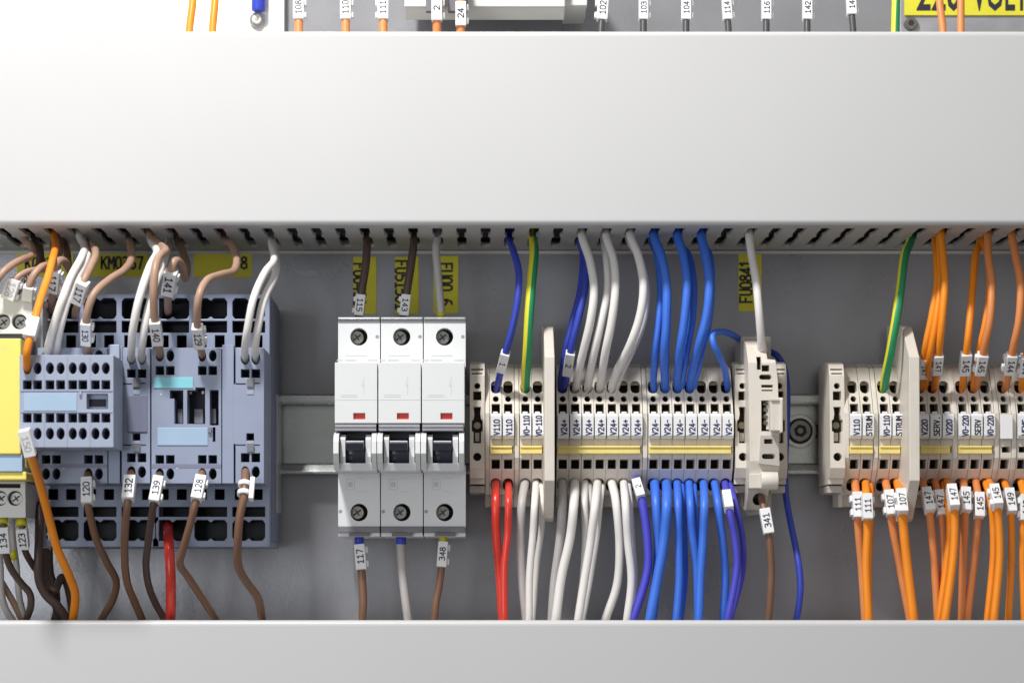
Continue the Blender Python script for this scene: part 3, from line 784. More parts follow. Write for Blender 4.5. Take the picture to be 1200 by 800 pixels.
# ================================================================== TOP STRIP (above the upper duct)
mb = MB(); mb.pbox(-140, 333, -120, 60, 0.3, 6, 'plate_pale'); tag(mb.build('pale_plate', bevel=.6), 'white plate in the upper left corner above the duct', 'plate')
ls = thing('cable_lug', 'round metal lug with a blue sleeve hanging at the top edge, on the white plate', 'cable lug', P(302, 36, 6))
mb = MB(); c = P(301.5, 24, 6.1); mb.cyl(c, (0,-1,0), 3.5, 3.3, 1.5, 'rail', 24); mb.cyl(c + Vector((0,-1.5,0)), (0,-1,0), 2.2, 1.9, 2.0, 'bright_white', 20)
mb.cyl(c + Vector((0,-3.52,0)), (0,-1,0), 1.2, 1.1, .2, 'screw_brass', 6); mb.build('bolt', ls, bevel=.15)
mb = MB(); mb.cyl(P(303, -30, 10), (0,0,-1), 3.1, 3.1, Z(-30,10)-Z(13,10), 'ferrule_blue', 18); mb.build('sleeve', ls, bevel=.3)
bs = thing('device_base', 'white device with a stepped edge hanging at the top edge near the middle', 'terminal block', P(560, 24, 40))
mb = MB(); mb.prism([(-60, 10), (-60, 52), (8, 52), (10, 49), (23.5, 40), (23.5, 10)], X(474, 50), X(662, 50), 'relay_white'); mb.build('body', bs, bevel=.4)
mb = MB(); mb.pbox(662, 688, -60, 6.5, 10, 46, 'relay_white'); mb.build('step', bs, bevel=.3)
mb = MB(); mb.pbox(499, 519, -60, 13.5, 50, 54, 'grey_plastic'); mb.pbox(525, 548, -60, 13.5, 50, 54, 'grey_plastic'); mb.build('recess', bs, bevel=.3)
mb = MB(); mb.pbox(1055, 1330, -130, 60, .3, 3.2, 'plate_galv'); o = tag(mb.build('sign_plate', bevel=.3), 'bare metal plate in the upper right corner under the yellow voltage sign', 'metal plate')
sr = MB(); c = P(1067, 28, 3.3); sr.cyl(c, (0,-1,0), 3.2, 2.7, 1.8, 'screw', 20); sr.cyl(c + Vector((0,-1.82,0)), (0,-1,0), 1.5, 1.5, .06, 'cavity', 6); sr.build('screw', o)
sr.v = []
mb = MB(); mb.pbox(1060, 1330, -120, 18, 3.4, 4.2, 'label_yellow')
for tx, cx, wd in (('220', 1100, 52), ('VOLT', 1172, 66)):
    g = glyphs(tx, .02)[0]; gw = max(v.x for v in g) - min(v.x for v in g)
    letter(mb, tx, P(cx, -8, 4.2), Vector((1,0,0)), Vector((0,0,1)), Vector((0,-1,0)), 16, 'ink', sx=wd/sc(4)/(gw*16/.72), bold=.02)
tag(mb.build('voltage_sign'), 'yellow sign reading 220 VOLT in black, upper right corner', 'sign')

G_TOP = 'wires entering the upper duct from above'
def topw(x, m, txt, l, my=13, r=4.2, off=0, side=1, w=12.5, tabs=True, dt=0):
    wire(l, m, r, [(x+off*.3, -40, 40+dt), (x, 0, 45+dt), (x+off, 40, 48+dt*.8), (x+off, 75, 50+dt*.5)], [(x, my, txt, dict(L=28, W=w, d='u', side=side, hfrac=.55, tabs=tabs))] if txt else (), G_TOP)
topw(350, 'w_salmon', '108', 'orange wire with white marker 108 above the duct', 14, 5)
topw(405, 'w_salmon', '110', 'orange wire with white marker 110 above the duct', 9, 5)
topw(449, 'w_salmon', '111', 'orange wire with white marker 111 above the duct', 13, 5, side=-1)
topw(512, 'w_salmon', '2', 'orange wire with a single digit marker, left one in front of the white device', 12, 5, dt=18)
topw(540, 'w_salmon', '24', 'orange wire with a marker, right one in front of the white device', 14, 5, dt=18)
topw(707, 'w_dark', '102', 'dark wire with white marker 102 above the duct', 11, 4, side=-1, off=-3)
topw(754, 'w_dark', '103', 'dark wire with white marker 103 above the duct', 14, 4, w=11)
topw(804, 'w_dark', '104', 'dark wire with white marker 104 above the duct', 13, 4, w=11)
topw(851, 'w_dark', '114', 'dark wire with white marker 114 above the duct', 13, 4, off=3, w=11)
topw(898, 'w_dark', '116', 'dark wire with white marker 116 above the duct', 11, 4, w=11)
topw(946, 'w_dark', '142', 'dark wire with white marker 142 above the duct', 9, 4, w=11)
topw(997, 'w_dark', '144', 'dark wire with white marker 144 above the duct', 7, 4, off=3, w=11)
for x, dx, l in ((226, -4, 'left plain orange wire over the white plate'), (252, -3, 'right plain orange wire over the white plate'),
             (1101, 4, 'left plain orange wire crossing the 220 VOLT sign'), (1126, 0, 'right plain orange wire crossing the 220 VOLT sign')):
    wire(l, 'w_orange' if x < 300 else 'w_salmon', 4.4, [(x, -40, 40), (x, 0, 45), (x+dx, 36, 48), (x+dx, 75, 50)], (), G_TOP)
wire('green and yellow earth wire beside the 220 VOLT sign', 'w_green', 5.0, [(1051, -40, 40), (1050, 0, 45), (1049, 40, 48), (1049, 75, 50)], (), G_TOP, m2='w_yellow', phase=.0, twist=.2)

# ================================================================== WIRES ABOVE THE DEVICES
UP = [250, 235]                       # rows inside the duct where wire ends are hidden
G1 = 'wires dropping from the upper duct into the left terminal bank'
G2 = 'wires dropping from the upper duct into the right terminal bank'
G3 = 'wires dropping from the upper duct into the left devices'
def up(x, y, t):
    t = t - 2 if t < 43 else t + 5                      # clear of the narrow waist of the slot
    k = round((X(x, t) - SX0)/PITCH); xs = VX + (SX0 + k*PITCH)*sc(t)
    if abs(xs - x) < 10: x = xs*.85 + x*.15
    yw = VY - 152.8*sc(t)
    return [(x, yw-30, t), (x, yw, t)]
wire('blue wire with marker 1 bowing into the leftmost V110 terminal', 'w_navy', 4.2,
     up(595, 274, 40) + [(601, 292, 50), (608, 320, 58), (606, 355, 61), (599, 390, 59), (592, 415, 54), (585, 443, 44), (582, 458, 36)], [(591, 423, '1', dict(L=28, W=11, tabs=False, hfrac=.55))], G1)
wire('green and yellow earth wire into the left bank V0-110 terminal', 'w_green', 5.6,
     up(626, 274, 42) + [(626, 295, 50), (623, 330, 58), (620, 370, 60), (618, 410, 56), (616, 440, 46), (615.5, 458, 36)], (), G1, m2='w_yellow', twist=.35, phase=-.15)
wire('outer of two dark blue wires, with marker 2, into the leftmost V24+ terminal', 'w_navy', 4.2,
     up(683, 274, 36) + [(687, 300, 46), (686, 335, 54), (678, 372, 57), (670, 405, 54), (664, 440, 45), (660, 458, 36)], [(668, 427, '2', dict(L=31, W=11, tabs=False, hfrac=.55))], G1)
wire('inner dark blue wire beside the one with marker 2', 'w_navy', 4.0,
     up(681, 274, 30) + [(683, 300, 40), (680, 340, 47), (670, 380, 50), (663, 410, 48), (658, 440, 42), (657, 458, 36)], (), G1)
for l, pts, r in (
    ('leftmost white wire of the V24+ fan', up(682, 276, 46) + [(691, 305, 56), (696, 340, 60), (692, 375, 60), (684, 410, 55), (677, 440, 46), (674.5, 458, 36)], 4.9),
    ('second white wire of the V24+ fan', up(709, 276, 40) + [(711, 305, 50), (712, 340, 56), (705, 375, 58), (697, 410, 55), (691, 440, 46), (688.6, 458, 36)], 4.7),
    ('third white wire of the V24+ fan', up(712, 276, 46) + [(719, 305, 56), (721, 340, 61), (717, 375, 61), (710, 410, 57), (705, 440, 47), (702.9, 458, 36)], 4.9),
    ('fourth white wire of the V24+ fan, bowing furthest right in front', up(739, 276, 48) + [(748, 300, 58), (754, 335, 62), (750, 370, 62), (738, 405, 58), (723, 435, 47), (716.5, 458, 36)], 5.0),
    ('white wire tucked behind the right edge of the V24+ fan', up(741, 276, 40) + [(751, 305, 48), (758, 345, 54), (753, 380, 54), (742, 408, 50), (729, 435, 44), (720.5, 458, 36)], 4.2)):
    wire(l, 'w_white', r, pts, (), G1)
for l, pts, r in (
    ('rear blue wire into the leftmost V24- terminal', up(764, 276, 40) + [(770, 300, 48), (774, 340, 53), (772, 375, 56), (768, 410, 54), (766, 440, 45), (766, 458, 36)], 4.3),
    ('front blue wire into the second V24- terminal', up(766, 276, 46) + [(775, 300, 56), (781, 335, 60), (781, 375, 60), (779, 410, 56), (779, 440, 46), (780, 458, 36)], 5.2),
    ('blue wire bowing into the third V24- terminal', up(794, 276, 46) + [(801, 300, 56), (805, 335, 61), (802, 375, 61), (797, 410, 57), (794, 440, 46), (794.8, 458, 36)], 5.0),
    ('blue wire hidden behind the third one of the V24- group', up(798, 276, 40) + [(807, 300, 48), (813, 335, 54), (811, 375, 55), (805, 410, 53), (800, 440, 45), (798, 458, 36)], 4.2),
    ('blue wire bowing into the fourth V24- terminal', up(822, 276, 46) + [(827, 300, 56), (831, 335, 61), (828, 370, 61), (819, 405, 57), (811, 438, 46), (808.6, 458, 36)], 5.2),
    ('blue wire behind the rightmost bowed one of the V24- group', up(825, 276, 40) + [(832, 300, 48), (834, 340, 54), (831, 375, 55), (823, 410, 52), (816, 440, 45), (812.5, 458, 36)], 4.0)):
    wire(l, 'w_blue', r, pts, (), G1)
wire('short blue wire looping from the fuse terminal to the rightmost V24- terminal', 'w_blue', 3.8,
     [(872, 400, 22), (866, 397, 30), (856, 391, 42), (844, 388.5, 52), (835.5, 392, 58), (836, 402, 60), (843, 417, 57), (850, 435, 48), (853, 458, 36)], (), G1)
wire('pale grey wire with a flared end plugged into the top of the fuse terminal', 'w_white', 4.8,
     up(877, 276, 46) + [(881, 300, 54), (886, 330, 60), (889, 360, 62), (891, 385, 60), (892.5, 404, 56), (893, 410, 52)], (), G1, r_end=6.3)
wire('dark blue wire running down right of the fuse terminal into the lower duct', 'w_navy', 3.9,
     [(903, 412, 20), (911, 417, 22), (919, 432, 22), (922.5, 460, 22), (922, 500, 22), (920, 545, 24), (921, 580, 29), (927, 615, 38), (935, 655, 46), (938, 685, 48), (936, 710, 46), (931, 740, 42), (930, 760, 40)], (), 'wires running down to the lower duct')
# right bank
wire('green and yellow earth wire into the right bank V0-110 terminal', 'w_green', 5.4,
     up(1064, 276, 40) + [(1060, 300, 48), (1055, 340, 55), (1049, 380, 58), (1043, 415, 54), (1038, 440, 46), (1036, 458, 36)], (), G2, m2='w_yellow', twist=.25, phase=.5)
wire('orange wire with a half hidden 147 marker, beside the right separator plate', 'w_orange', 4.2,
     up(1094, 274, 40) + [(1097, 300, 48), (1098, 330, 55), (1092, 370, 58), (1085, 405, 56), (1081, 440, 46), (1080, 458, 36)], [(1083, 429, '147', dict(L=28, W=10.5, side=-1, tabs=False))], G2)
wire('orange wire passing unmarked between two 147 markers', 'w_orange', 4.0,
     up(1096, 274, 44) + [(1101, 300, 52), (1101, 340, 58), (1096, 380, 60), (1090, 415, 56), (1086, 440, 47), (1083, 458, 36)], (), G2)
wire('orange wire with the fully visible 147 marker above the SERV. tag', 'w_orange', 4.4,
     up(1099, 274, 48) + [(1105, 300, 56), (1107, 335, 61), (1104, 375, 62), (1101, 405, 58), (1097, 440, 47), (1094.7, 458, 36)], [(1099, 427.5, '147', dict(L=28, W=11, side=-1))], G2)
wire('orange wire with marker 145 above the left V0-220 tag', 'w_orange', 4.4,
     up(1145, 274, 36) + [(1143, 300, 43), (1140, 335, 50), (1137, 370, 55), (1134, 400, 56), (1130, 435, 47), (1128, 458, 36)], [(1131.5, 424, '145', dict(L=30, W=12.5, tabs=False))], G2)
wire('salmon orange wire with tilted marker 145 above the SERV tag', 'w_salmon', 4.6,
     up(1150, 274, 46) + [(1158, 300, 55), (1162, 335, 60), (1160, 375, 62), (1154, 405, 58), (1147, 440, 47), (1143, 458, 36)], [(1156, 427, '145', dict(L=29, W=12, side=-1))], G2)
wire('orange wire just behind the salmon one with the tilted 145 marker', 'w_orange', 3.6,
     up(1152, 274, 38) + [(1157, 300, 46), (1159, 340, 52), (1154, 380, 55), (1147, 410, 52), (1142, 440, 45), (1140, 458, 36)], (), G2)
wire('salmon orange wire with marker 144 into the blank tagged terminal', 'w_salmon', 4.6,
     up(1180, 274, 46) + [(1190, 300, 55), (1196, 335, 60), (1194, 375, 61), (1188, 405, 57), (1181, 440, 46), (1177.5, 458, 36)], [(1187, 427, '144', dict(L=28, W=12, side=-1))], G2)
wire('orange wire at the right edge of the photo with its marker cut off', 'w_orange', 4.4,
     up(1207, 274, 46) + [(1212, 300, 54), (1213, 340, 58), (1210, 380, 58), (1204, 410, 55), (1199, 440, 46), (1197.5, 458, 36)], [(1205, 430, '144', dict(L=28, W=12, side=-1))], G2)
# breakers
wire('dark brown wire with marker 115 into the leftmost breaker', 'w_umber', 4.8,
     up(428, 274, 40) + [(430, 292, 42), (428, 315, 44), (424, 340, 45), (421, 365, 45), (420, 385, 44)], [(422.5, 357.5, '115', dict(L=25, W=11, side=-1))], G3)
wire('dark brown wire with marker 143 into the middle breaker', 'w_umber', 4.8,
     up(483, 274, 40) + [(484, 292, 42), (481, 315, 44), (477, 340, 45), (474, 365, 45), (472, 385, 44)], [(474.5, 357.5, '143', dict(L=25, W=11, side=-1))], G3)
wire('grey wire with a yellow ferrule into the rightmost breaker', 'w_grey', 4.8,
     up(509, 274, 42) + [(511, 292, 43), (513, 320, 45), (515.5, 350, 46), (517, 372, 46), (517, 388, 44)], (), G3, ferr=(516.5, 369, 10.5, 6, 'ferrule_yellow'))
# left devices
wire('brown wire crossing to the left edge under the duct', 'w_taupe', 4.2,
     up(28, 274, 42) + [(37, 288, 55), (36, 300, 72), (24, 305, 88), (8, 315, 96), (-5, 330, 98), (-20, 350, 96)], (), G3)
wire('dark brown wire looping low behind the white relay terminals', 'w_umber', 4.8,
     up(36, 274, 40) + [(46, 290, 46), (46, 310, 52), (36, 325, 56), (24, 336, 60), (14, 352, 66)], [(22, 320, '128', dict(L=22, W=12, side=1))], G3)
wire('thin brown wire bent over the white relay terminals', 'w_taupe', 3.6,
     up(62, 274, 30) + [(62, 296, 50), (55, 315, 72), (42, 316, 84), (28, 320, 90), (16, 330, 92), (10, 350, 90)], [(11, 341, '128', dict(L=25, W=16, side=1, ink='ink_faint'))], G3)
wire('second brown wire bent over the white relay terminals, ending by a yellow spot', 'w_taupe', 4.2,
     up(66, 274, 34) + [(70, 296, 54), (62, 311, 76), (50, 312, 88), (40, 322, 92), (34, 336, 92), (33, 352, 88)], [(33, 343, '', dict(L=18, W=12))], G3)
wire('orange wire arching into the first hole of the projecting auxiliary block', 'w_orange', 4.4,
     up(58, 274, 44) + [(65, 288, 62), (62, 302, 84), (56, 325, 100), (47, 352, 112), (38, 385, 122), (32, 410, 124), (31.5, 426, 120), (32, 437, 112)], [(33.5, 385, '17', dict(L=27, W=13, side=-1, ink='ink_faint'))], G3)
wire('brown wire folded over with the left one of two 117 markers', 'w_taupe', 4.6,
     up(80, 274, 30) + [(78, 292, 34), (80, 312, 46), (82, 318, 62), (75, 306, 76), (67, 308, 82), (63, 325, 80), (61, 350, 72), (60, 364, 54), (60, 368, 46)], [(63.5, 329, '117', dict(L=30, W=15, side=1))], G3)
wire('left of two white wires going behind the auxiliary block', 'w_white', 4.6,
     up(94, 274, 44) + [(99, 288, 60), (95, 303, 84), (83, 325, 94), (73, 350, 98), (64, 378, 98), (57, 404, 94), (55, 424, 80)], (), G3)
wire('right of two white wires going behind the auxiliary block', 'w_white', 4.6,
     up(97, 274, 40) + [(103, 290, 54), (101, 304, 78), (91, 325, 90), (80, 350, 95), (72, 378, 96), (67, 402, 92), (65.5, 424, 80)], (), G3)
wire('brown wire with the right one of two 117 markers, slanting down', 'w_taupe', 4.4,
     up(104, 274, 38) + [(109, 288, 60), (112, 299, 84), (106, 313, 98), (97, 333, 104), (92, 352, 98), (89, 364, 80), (88, 372, 48)], [(93.5, 342.5, '117', dict(L=30, W=14, side=-1, tabs=False))], G3)
wire('brown wire with marker 130 crossing the KM0367 label', 'w_taupe', 4.6,
     up(143, 272, 40) + [(152, 285, 52), (154, 303, 68), (145, 317, 84), (128, 328, 96), (110, 345, 104), (102, 368, 104), (101, 392, 98), (102, 408, 92), (103, 420, 80)], [(99.5, 388.5, '130', dict(L=32, W=12, side=1))], G3)
wire('white wire arching into the left hole between the two contactors', 'w_white', 4.6,
     up(170, 274, 44) + [(178, 284, 58), (184, 296, 80), (175, 314, 96), (163, 350, 104), (156, 385, 102), (154, 410, 94), (154.5, 426, 82)], (), G3)
wire('white wire arching into the right hole between the two contactors', 'w_white', 4.4,
     up(198, 274, 36) + [(196, 292, 50), (190, 312, 78), (181, 335, 94), (172, 370, 100), (167, 400, 98), (166, 414, 92), (166.5, 426, 82)], (), G3)
wire('brown wire with marker 140 into the right contactor', 'w_taupe', 4.6,
     up(174, 274, 48) + [(184, 284, 64), (194, 294, 88), (184, 305, 104), (180, 335, 108), (181, 370, 104), (184, 395, 98), (187, 410, 92), (188, 421, 80)], [(184, 389.5, '140', dict(L=32, W=13, tabs=False))], G3)
wire('brown wire looped back with marker 141 into the rear of the right contactor', 'w_taupe', 4.6,
     up(203, 274, 36) + [(212, 290, 40), (219, 310, 48), (217, 326, 60), (213, 312, 76), (205, 306, 84), (200, 322, 84), (197, 345, 78), (197, 362, 60), (197, 368, 46)], [(198.5, 332, '141', dict(L=31, W=15, side=1))], G3)
wire('brown wire with marker 129 crossing the second yellow label', 'w_taupe', 4.4,
     up(258, 272, 40) + [(270, 285, 52), (277, 300, 66), (274, 317, 80), (258, 322, 92), (242, 329, 102), (233, 348, 108), (231, 375, 104), (233, 400, 96), (236, 412, 90), (237, 421, 80)], [(232, 393.5, '129', dict(L=32, W=13, side=1))], G3)
wire('left white wire of the pair into the right edge of the right contactor', 'w_white', 4.3,
     up(313, 272, 40) + [(318, 285, 52), (321, 305, 72), (310, 320, 88), (297, 350, 100), (290, 385, 100), (287, 408, 94), (287.3, 424, 82)], (), G3)
wire('right white wire of the pair into the right edge of the right contactor', 'w_white', 4.3,
     up(316, 272, 36) + [(321, 288, 44), (324, 308, 60), (321, 326, 76), (309, 352, 92), (302, 385, 96), (299, 408, 92), (299.7, 424, 82)], (), G3)

# ================================================================== WIRES BELOW THE DEVICES
G4 = 'wires running down to the lower duct'
LO = lambda x, t: [(x, 742, t-3), (x, 775, t-6)]
wire('orange wire with a marker slanting down from the projecting auxiliary block', 'w_orange', 5.0,
     [(29, 506, 110), (31, 512, 119.8), (37, 535, 113), (46.5, 566, 99), (57, 605, 89), (67, 642, 85), (80, 672, 80), (88, 695, 74), (86, 722, 66)] + LO(84, 60), [(34.5, 517.5, '150', dict(L=32, W=13.5, d='d', side=-1, tabs=False, ink='ink_faint'))], G4)
wire('brown wire with marker 120 in the shade under the auxiliary block', 'w_brown', 4.4,
     [(103, 552, 80), (102.5, 560, 90), (102, 585, 94), (106, 605, 90), (113, 632, 82), (126, 660, 72), (136, 680, 64), (133, 700, 58), (121, 722, 52)] + LO(112, 48), [(102, 572.5, '120', dict(L=32, W=13, d='u', side=1))], G4)
wire('brown wire with marker 132 between the two contactors', 'w_brown', 4.5,
     [(153.5, 551, 80), (153, 558, 90), (150, 585, 96), (147, 615, 92), (146, 650, 82), (149, 682, 72), (159, 708, 62), (167, 727, 56)] + LO(170, 52), [(151, 572.5, '132', dict(L=31, W=14, d='u', tabs=False))], G4)
wire('brown wire with marker 139, pinched thin halfway down', 'w_umber', 4.2,
     [(187.3, 553, 80), (186, 560, 90), (181, 585, 94), (177, 610, 90), (172, 648, 80), (171, 662, 76), (174, 685, 68), (182, 706, 60), (192, 725, 54)] + LO(196, 50), [(182, 574, '139', dict(L=32, W=12.5, d='u', side=1))], G4)
wire('brown wire with marker 128, kinked sharply below the contactor', 'w_brown', 4.4,
     [(237, 551, 80), (236, 558, 90), (230, 585, 96), (224, 610, 94), (214, 645, 88), (211, 661, 84), (220, 675, 78), (235, 698, 68), (252, 724, 58)] + LO(262, 52), [(231, 572.5, '128', dict(L=32, W=13, d='u', side=1))], G4)
wire('brown wire with a reversed blank marker at the right edge of the contactor', 'w_brown', 4.8,
     [(287.5, 549, 80), (287.5, 556, 90), (286, 580, 96), (281, 605, 96), (278.5, 640, 92), (280, 665, 86), (290, 683, 78), (302, 700, 70), (307, 724, 62)] + LO(309, 56), [(288, 571.5, '', dict(L=29, W=12, d='u', side=-1, roll=55))], G4)
wire('thick red wire curving out of the right contactor', 'w_red', 5.9,
     [(197, 612, 44), (197, 620, 58), (198, 640, 72), (200, 675, 74), (200, 712, 66)] + LO(199, 58), (), G4)
wire('brown wire with marker 134 at the bottom left corner', 'w_umber', 4.2,
     [(4, 602, 78), (4, 615, 82), (6, 645, 80), (13, 666, 76), (25, 683, 72), (35, 695, 68), (36, 710, 64), (30, 728, 58)] + LO(28, 54), [(4, 634, '134', dict(L=31, W=13, d='u', side=1, tabs=False))], G4, ferr=(3, 611, 13, 10, 'ferrule_yellow'))
wire('brown wire with marker 123 at the bottom left', 'w_umber', 4.0,
     [(25, 602, 76), (26, 615, 80), (28, 640, 76), (36, 658, 66), (46, 672, 54), (58, 690, 46), (66, 715, 42)] + LO(70, 40), [(27, 631, '123', dict(L=26, W=13, d='u', side=1, tabs=False))], G4, ferr=(25, 612, 13, 10, 'ferrule_yellow'))
wire('thick brown wire running down from the left contactor, then right', 'w_umber', 5.2,
     [(46, 590, 60), (46, 620, 66), (45, 655, 66), (46, 680, 64), (54, 697, 62), (68, 710, 60), (80, 728, 56)] + LO(86, 52), (), G4)
wire('dark brown wire looping back on itself at the lower left', 'w_umber', 4.6,
     [(54, 600, 50), (54, 630, 54), (53, 662, 56), (56, 684, 56), (63, 691, 58), (68, 684, 54), (73, 676, 50), (79, 686, 48), (83, 706, 46), (85, 725, 44)] + LO(86, 42), [(54, 627, '141', dict(L=36, W=11, d='u', side=1))], G4)
wire('short dark brown wire behind the looping one at the lower left', 'w_umber', 3.8,
     [(58, 640, 34), (60, 672, 38), (66, 690, 40), (67, 708, 40), (63, 727, 38)] + LO(62, 36), (), G4)
wire('grey wire with a yellow collar between markers 134 and 123', 'w_grey', 3.8,
     [(14, 602, 60), (15, 630, 64), (19, 660, 62), (21, 685, 60), (24, 706, 56), (30, 728, 52)] + LO(32, 48), (), G4, ferr=(16, 649, 9, 12, 'ferrule_yellow'))
wire('brown wire slanting up to the left edge at the bottom left corner', 'w_taupe', 3.8,
     [(-8, 655, 60), (-2, 674, 60), (7, 690, 60), (17, 708, 56), (27, 730, 52)] + LO(29, 48), (), G4)
wire('pale wire at the very bottom left corner', 'w_grey', 4.2,
     [(-6, 620, 66), (0, 660, 66), (1, 690, 64), (6, 712, 60), (18, 732, 56)] + LO(22, 52), (), G4)
# under the breakers
wire('brown wire with marker 117 and blue ferrule under the leftmost breaker', 'w_brown', 4.8,
     [(421, 622, 42), (421, 634, 42), (422.5, 655, 43), (424.5, 680, 44), (425.5, 705, 44), (424.5, 728, 42)] + LO(424, 40), [(422.8, 651.5, '117', dict(L=30, W=12.5, d='u', side=1))], G4, ferr=(421, 632, 11, 10, 'ferrule_blue'))
wire('grey wire with a wide blue ferrule under the middle breaker', 'w_grey', 5.0,
     [(469.5, 622, 42), (469.5, 636, 42), (471, 665, 45), (474, 695, 46), (478.5, 728, 44)] + LO(481, 42), (), G4, ferr=(470, 632.5, 12, 10, 'ferrule_blue'))
wire('brown wire with marker 348 and yellow ferrule under the rightmost breaker', 'w_brown', 4.4,
     [(520, 622, 42), (519.5, 634, 42), (518, 655, 43), (515.5, 680, 44), (511, 705, 44), (509, 728, 42)] + LO(509, 40), [(518.5, 649.5, '348', dict(L=30, W=11.5, d='u', side=1))], G4, ferr=(519.5, 630.5, 9.5, 7, 'ferrule_yellow'))
# left terminal bank: (label, material, radius, [(x,y)], markers)
def dn(l, m, r, xy, marks=(), t0=30, tm=52, te=46):
    n = len(xy); pts = []
    x0, y0 = xy[0]
    pts.append((x0, y0 - 1, t0)); 
    for i, (x, y) in enumerate(xy):
        f = i/(n-1)
        t = t0 + 9 if i == 0 else tm + (te - tm)*max(0, (f-.4)/.6)
        pts.append((x, y + (4 if i == 0 else 0), t))
    xe = xy[-1][0] + (xy[-1][0] - xy[-2][0])*.25
    pts += [(xe, 745, te-2), (xe, 775, te-4)]
    wire(l, m, r, pts, marks, G4)
dn('thick red wire under the leftmost V110 terminal', 'w_red', 5.3, [(581, 563), (581, 585), (581.5, 625), (585.5, 672), (589, 728)])
dn('thinner red wire crossing in front of the thick one', 'w_red', 4.4, [(596, 565), (596, 585), (595, 625), (591, 665), (591, 728)], tm=58, te=55)
dn('thick greyish white wire beneath the left V0-110 tag', 'w_grey', 5.3, [(615, 563), (611.5, 590), (609.5, 630), (612, 680), (617, 728)])
dn('white wire in the middle of three under the V0-110 tags', 'w_white', 4.3, [(628, 563), (626.5, 590), (624.5, 625), (620.5, 675), (620, 728)], tm=57, te=54)
dn('thin white wire bowing right beside the left separator plate', 'w_white', 3.7, [(633.5, 566), (635, 590), (634.5, 620), (629, 660), (624, 728)], tm=50, te=45)
dn('leftmost greyish white wire under the V24+ terminals', 'w_grey', 5.4, [(659, 562), (659, 590), (656.5, 630), (650, 680), (646.5, 728)])
dn('thick white wire slanting left under the second V24+ terminal', 'w_white', 5.4, [(673.5, 562), (672.5, 590), (668, 630), (658, 675), (651, 728)], tm=58, te=56)
dn('thin white wire under the third V24+ terminal', 'w_white', 4.2, [(685.5, 563), (685, 590), (686, 630), (683, 680), (676, 728)], tm=50, te=47)
dn('thin white wire squeezed between the third and fourth V24+ terminals', 'w_white', 3.6, [(691, 567), (690.5, 590), (689, 620), (686, 670), (679, 728)], tm=46, te=43)
dn('thick white wire slanting left under the fourth V24+ terminal', 'w_white', 5.0, [(700, 562), (697.5, 590), (692, 635), (684, 685), (677.5, 728)], tm=58, te=56)
dn('thin white wire close behind the slanting one under the fourth V24+ terminal', 'w_white', 3.7, [(705.5, 567), (703, 590), (699, 630), (691, 680), (682, 728)], tm=51, te=48)
dn('white wire bowed right under the fifth V24+ terminal', 'w_white', 5.0, [(717, 562), (722, 590), (726, 640), (723, 685), (709, 727)])
dn('front white wire under the sixth V24+ terminal', 'w_white', 4.8, [(731, 562), (733, 590), (736, 635), (740, 680), (734.5, 728)], tm=56, te=52)
dn('thin white wire behind the front one under the sixth V24+ terminal', 'w_white', 3.4, [(736.5, 565), (738.5, 590), (742, 640), (744, 680), (738, 728)], tm=49, te=46)
dn('violet blue wire with marker 2 under the rightmost V24+ terminal', 'w_violet', 5.0, [(746, 562), (752, 585), (758.5, 630), (758.5, 670), (741, 728)], [(749.3, 573, '2', dict(L=25, W=10.5, d='u', tabs=False))], t0=42, tm=55, te=52)
dn('leftmost thick blue wire under the V24- terminals', 'w_blue', 5.6, [(767, 562), (769, 590), (771.5, 635), (769, 680), (764, 728)])
dn('thick blue wire slanting left in front of the first, under the V24- terminals', 'w_blue', 5.8, [(781, 562), (781.5, 590), (778.5, 630), (770, 680), (761, 728)], tm=60, te=58)
dn('blue wire under the third V24- terminal', 'w_blue', 4.8, [(793.5, 562), (794.5, 590), (795.5, 635), (796, 680), (792.5, 728)], tm=56, te=53)
dn('thin blue wire close behind the one under the third V24- terminal', 'w_blue', 4.0, [(799, 566), (800, 590), (802, 635), (802, 680), (797, 728)], tm=49, te=46)
dn('blue wire slanting right under the fourth V24- terminal', 'w_blue', 4.6, [(807.5, 562), (809, 590), (811.5, 625), (816.5, 665), (818, 728)], tm=55, te=50)
dn('thin blue wire hugging the right of the fourth V24- terminal hole', 'w_blue', 3.7, [(813.5, 566), (814.5, 590), (816.5, 625), (818.5, 670), (819.5, 728)], tm=50, te=46)
dn('front blue wire under the fifth V24- terminal', 'w_blue', 5.0, [(824.5, 562), (825.5, 590), (824, 630), (821, 675), (819, 728)], tm=60, te=57)
dn('blue wire bowed right under the sixth V24- terminal', 'w_blue', 4.7, [(837.5, 562), (841, 590), (846.5, 630), (850, 675), (847, 728)])
dn('violet blue wire with a blank marker under the rightmost V24- terminal', 'w_violet', 4.2, [(849.5, 562), (853, 590), (861, 630), (863.5, 665), (852, 728)], [(851.8, 586.5, '', dict(L=27, W=10.5, tabs=False))], tm=56, te=53)
dn('outermost thin violet blue wire under the rightmost V24- terminal', 'w_violet', 3.7, [(855.5, 564), (861.5, 590), (870, 630), (870, 670), (855, 728)], tm=50, te=47)
wire('brown wire with marker 341 leaving the bottom of the fuse terminal', 'w_brown', 4.2,
     [(892.5, 580, 48), (893.5, 588, 56), (898, 608, 60), (902, 635, 60), (904, 665, 58), (903, 695, 56), (901, 728, 52)] + LO(901, 50), [(899, 611.5, '341', dict(L=30, W=12.5, d='u', tabs=False))], G4)
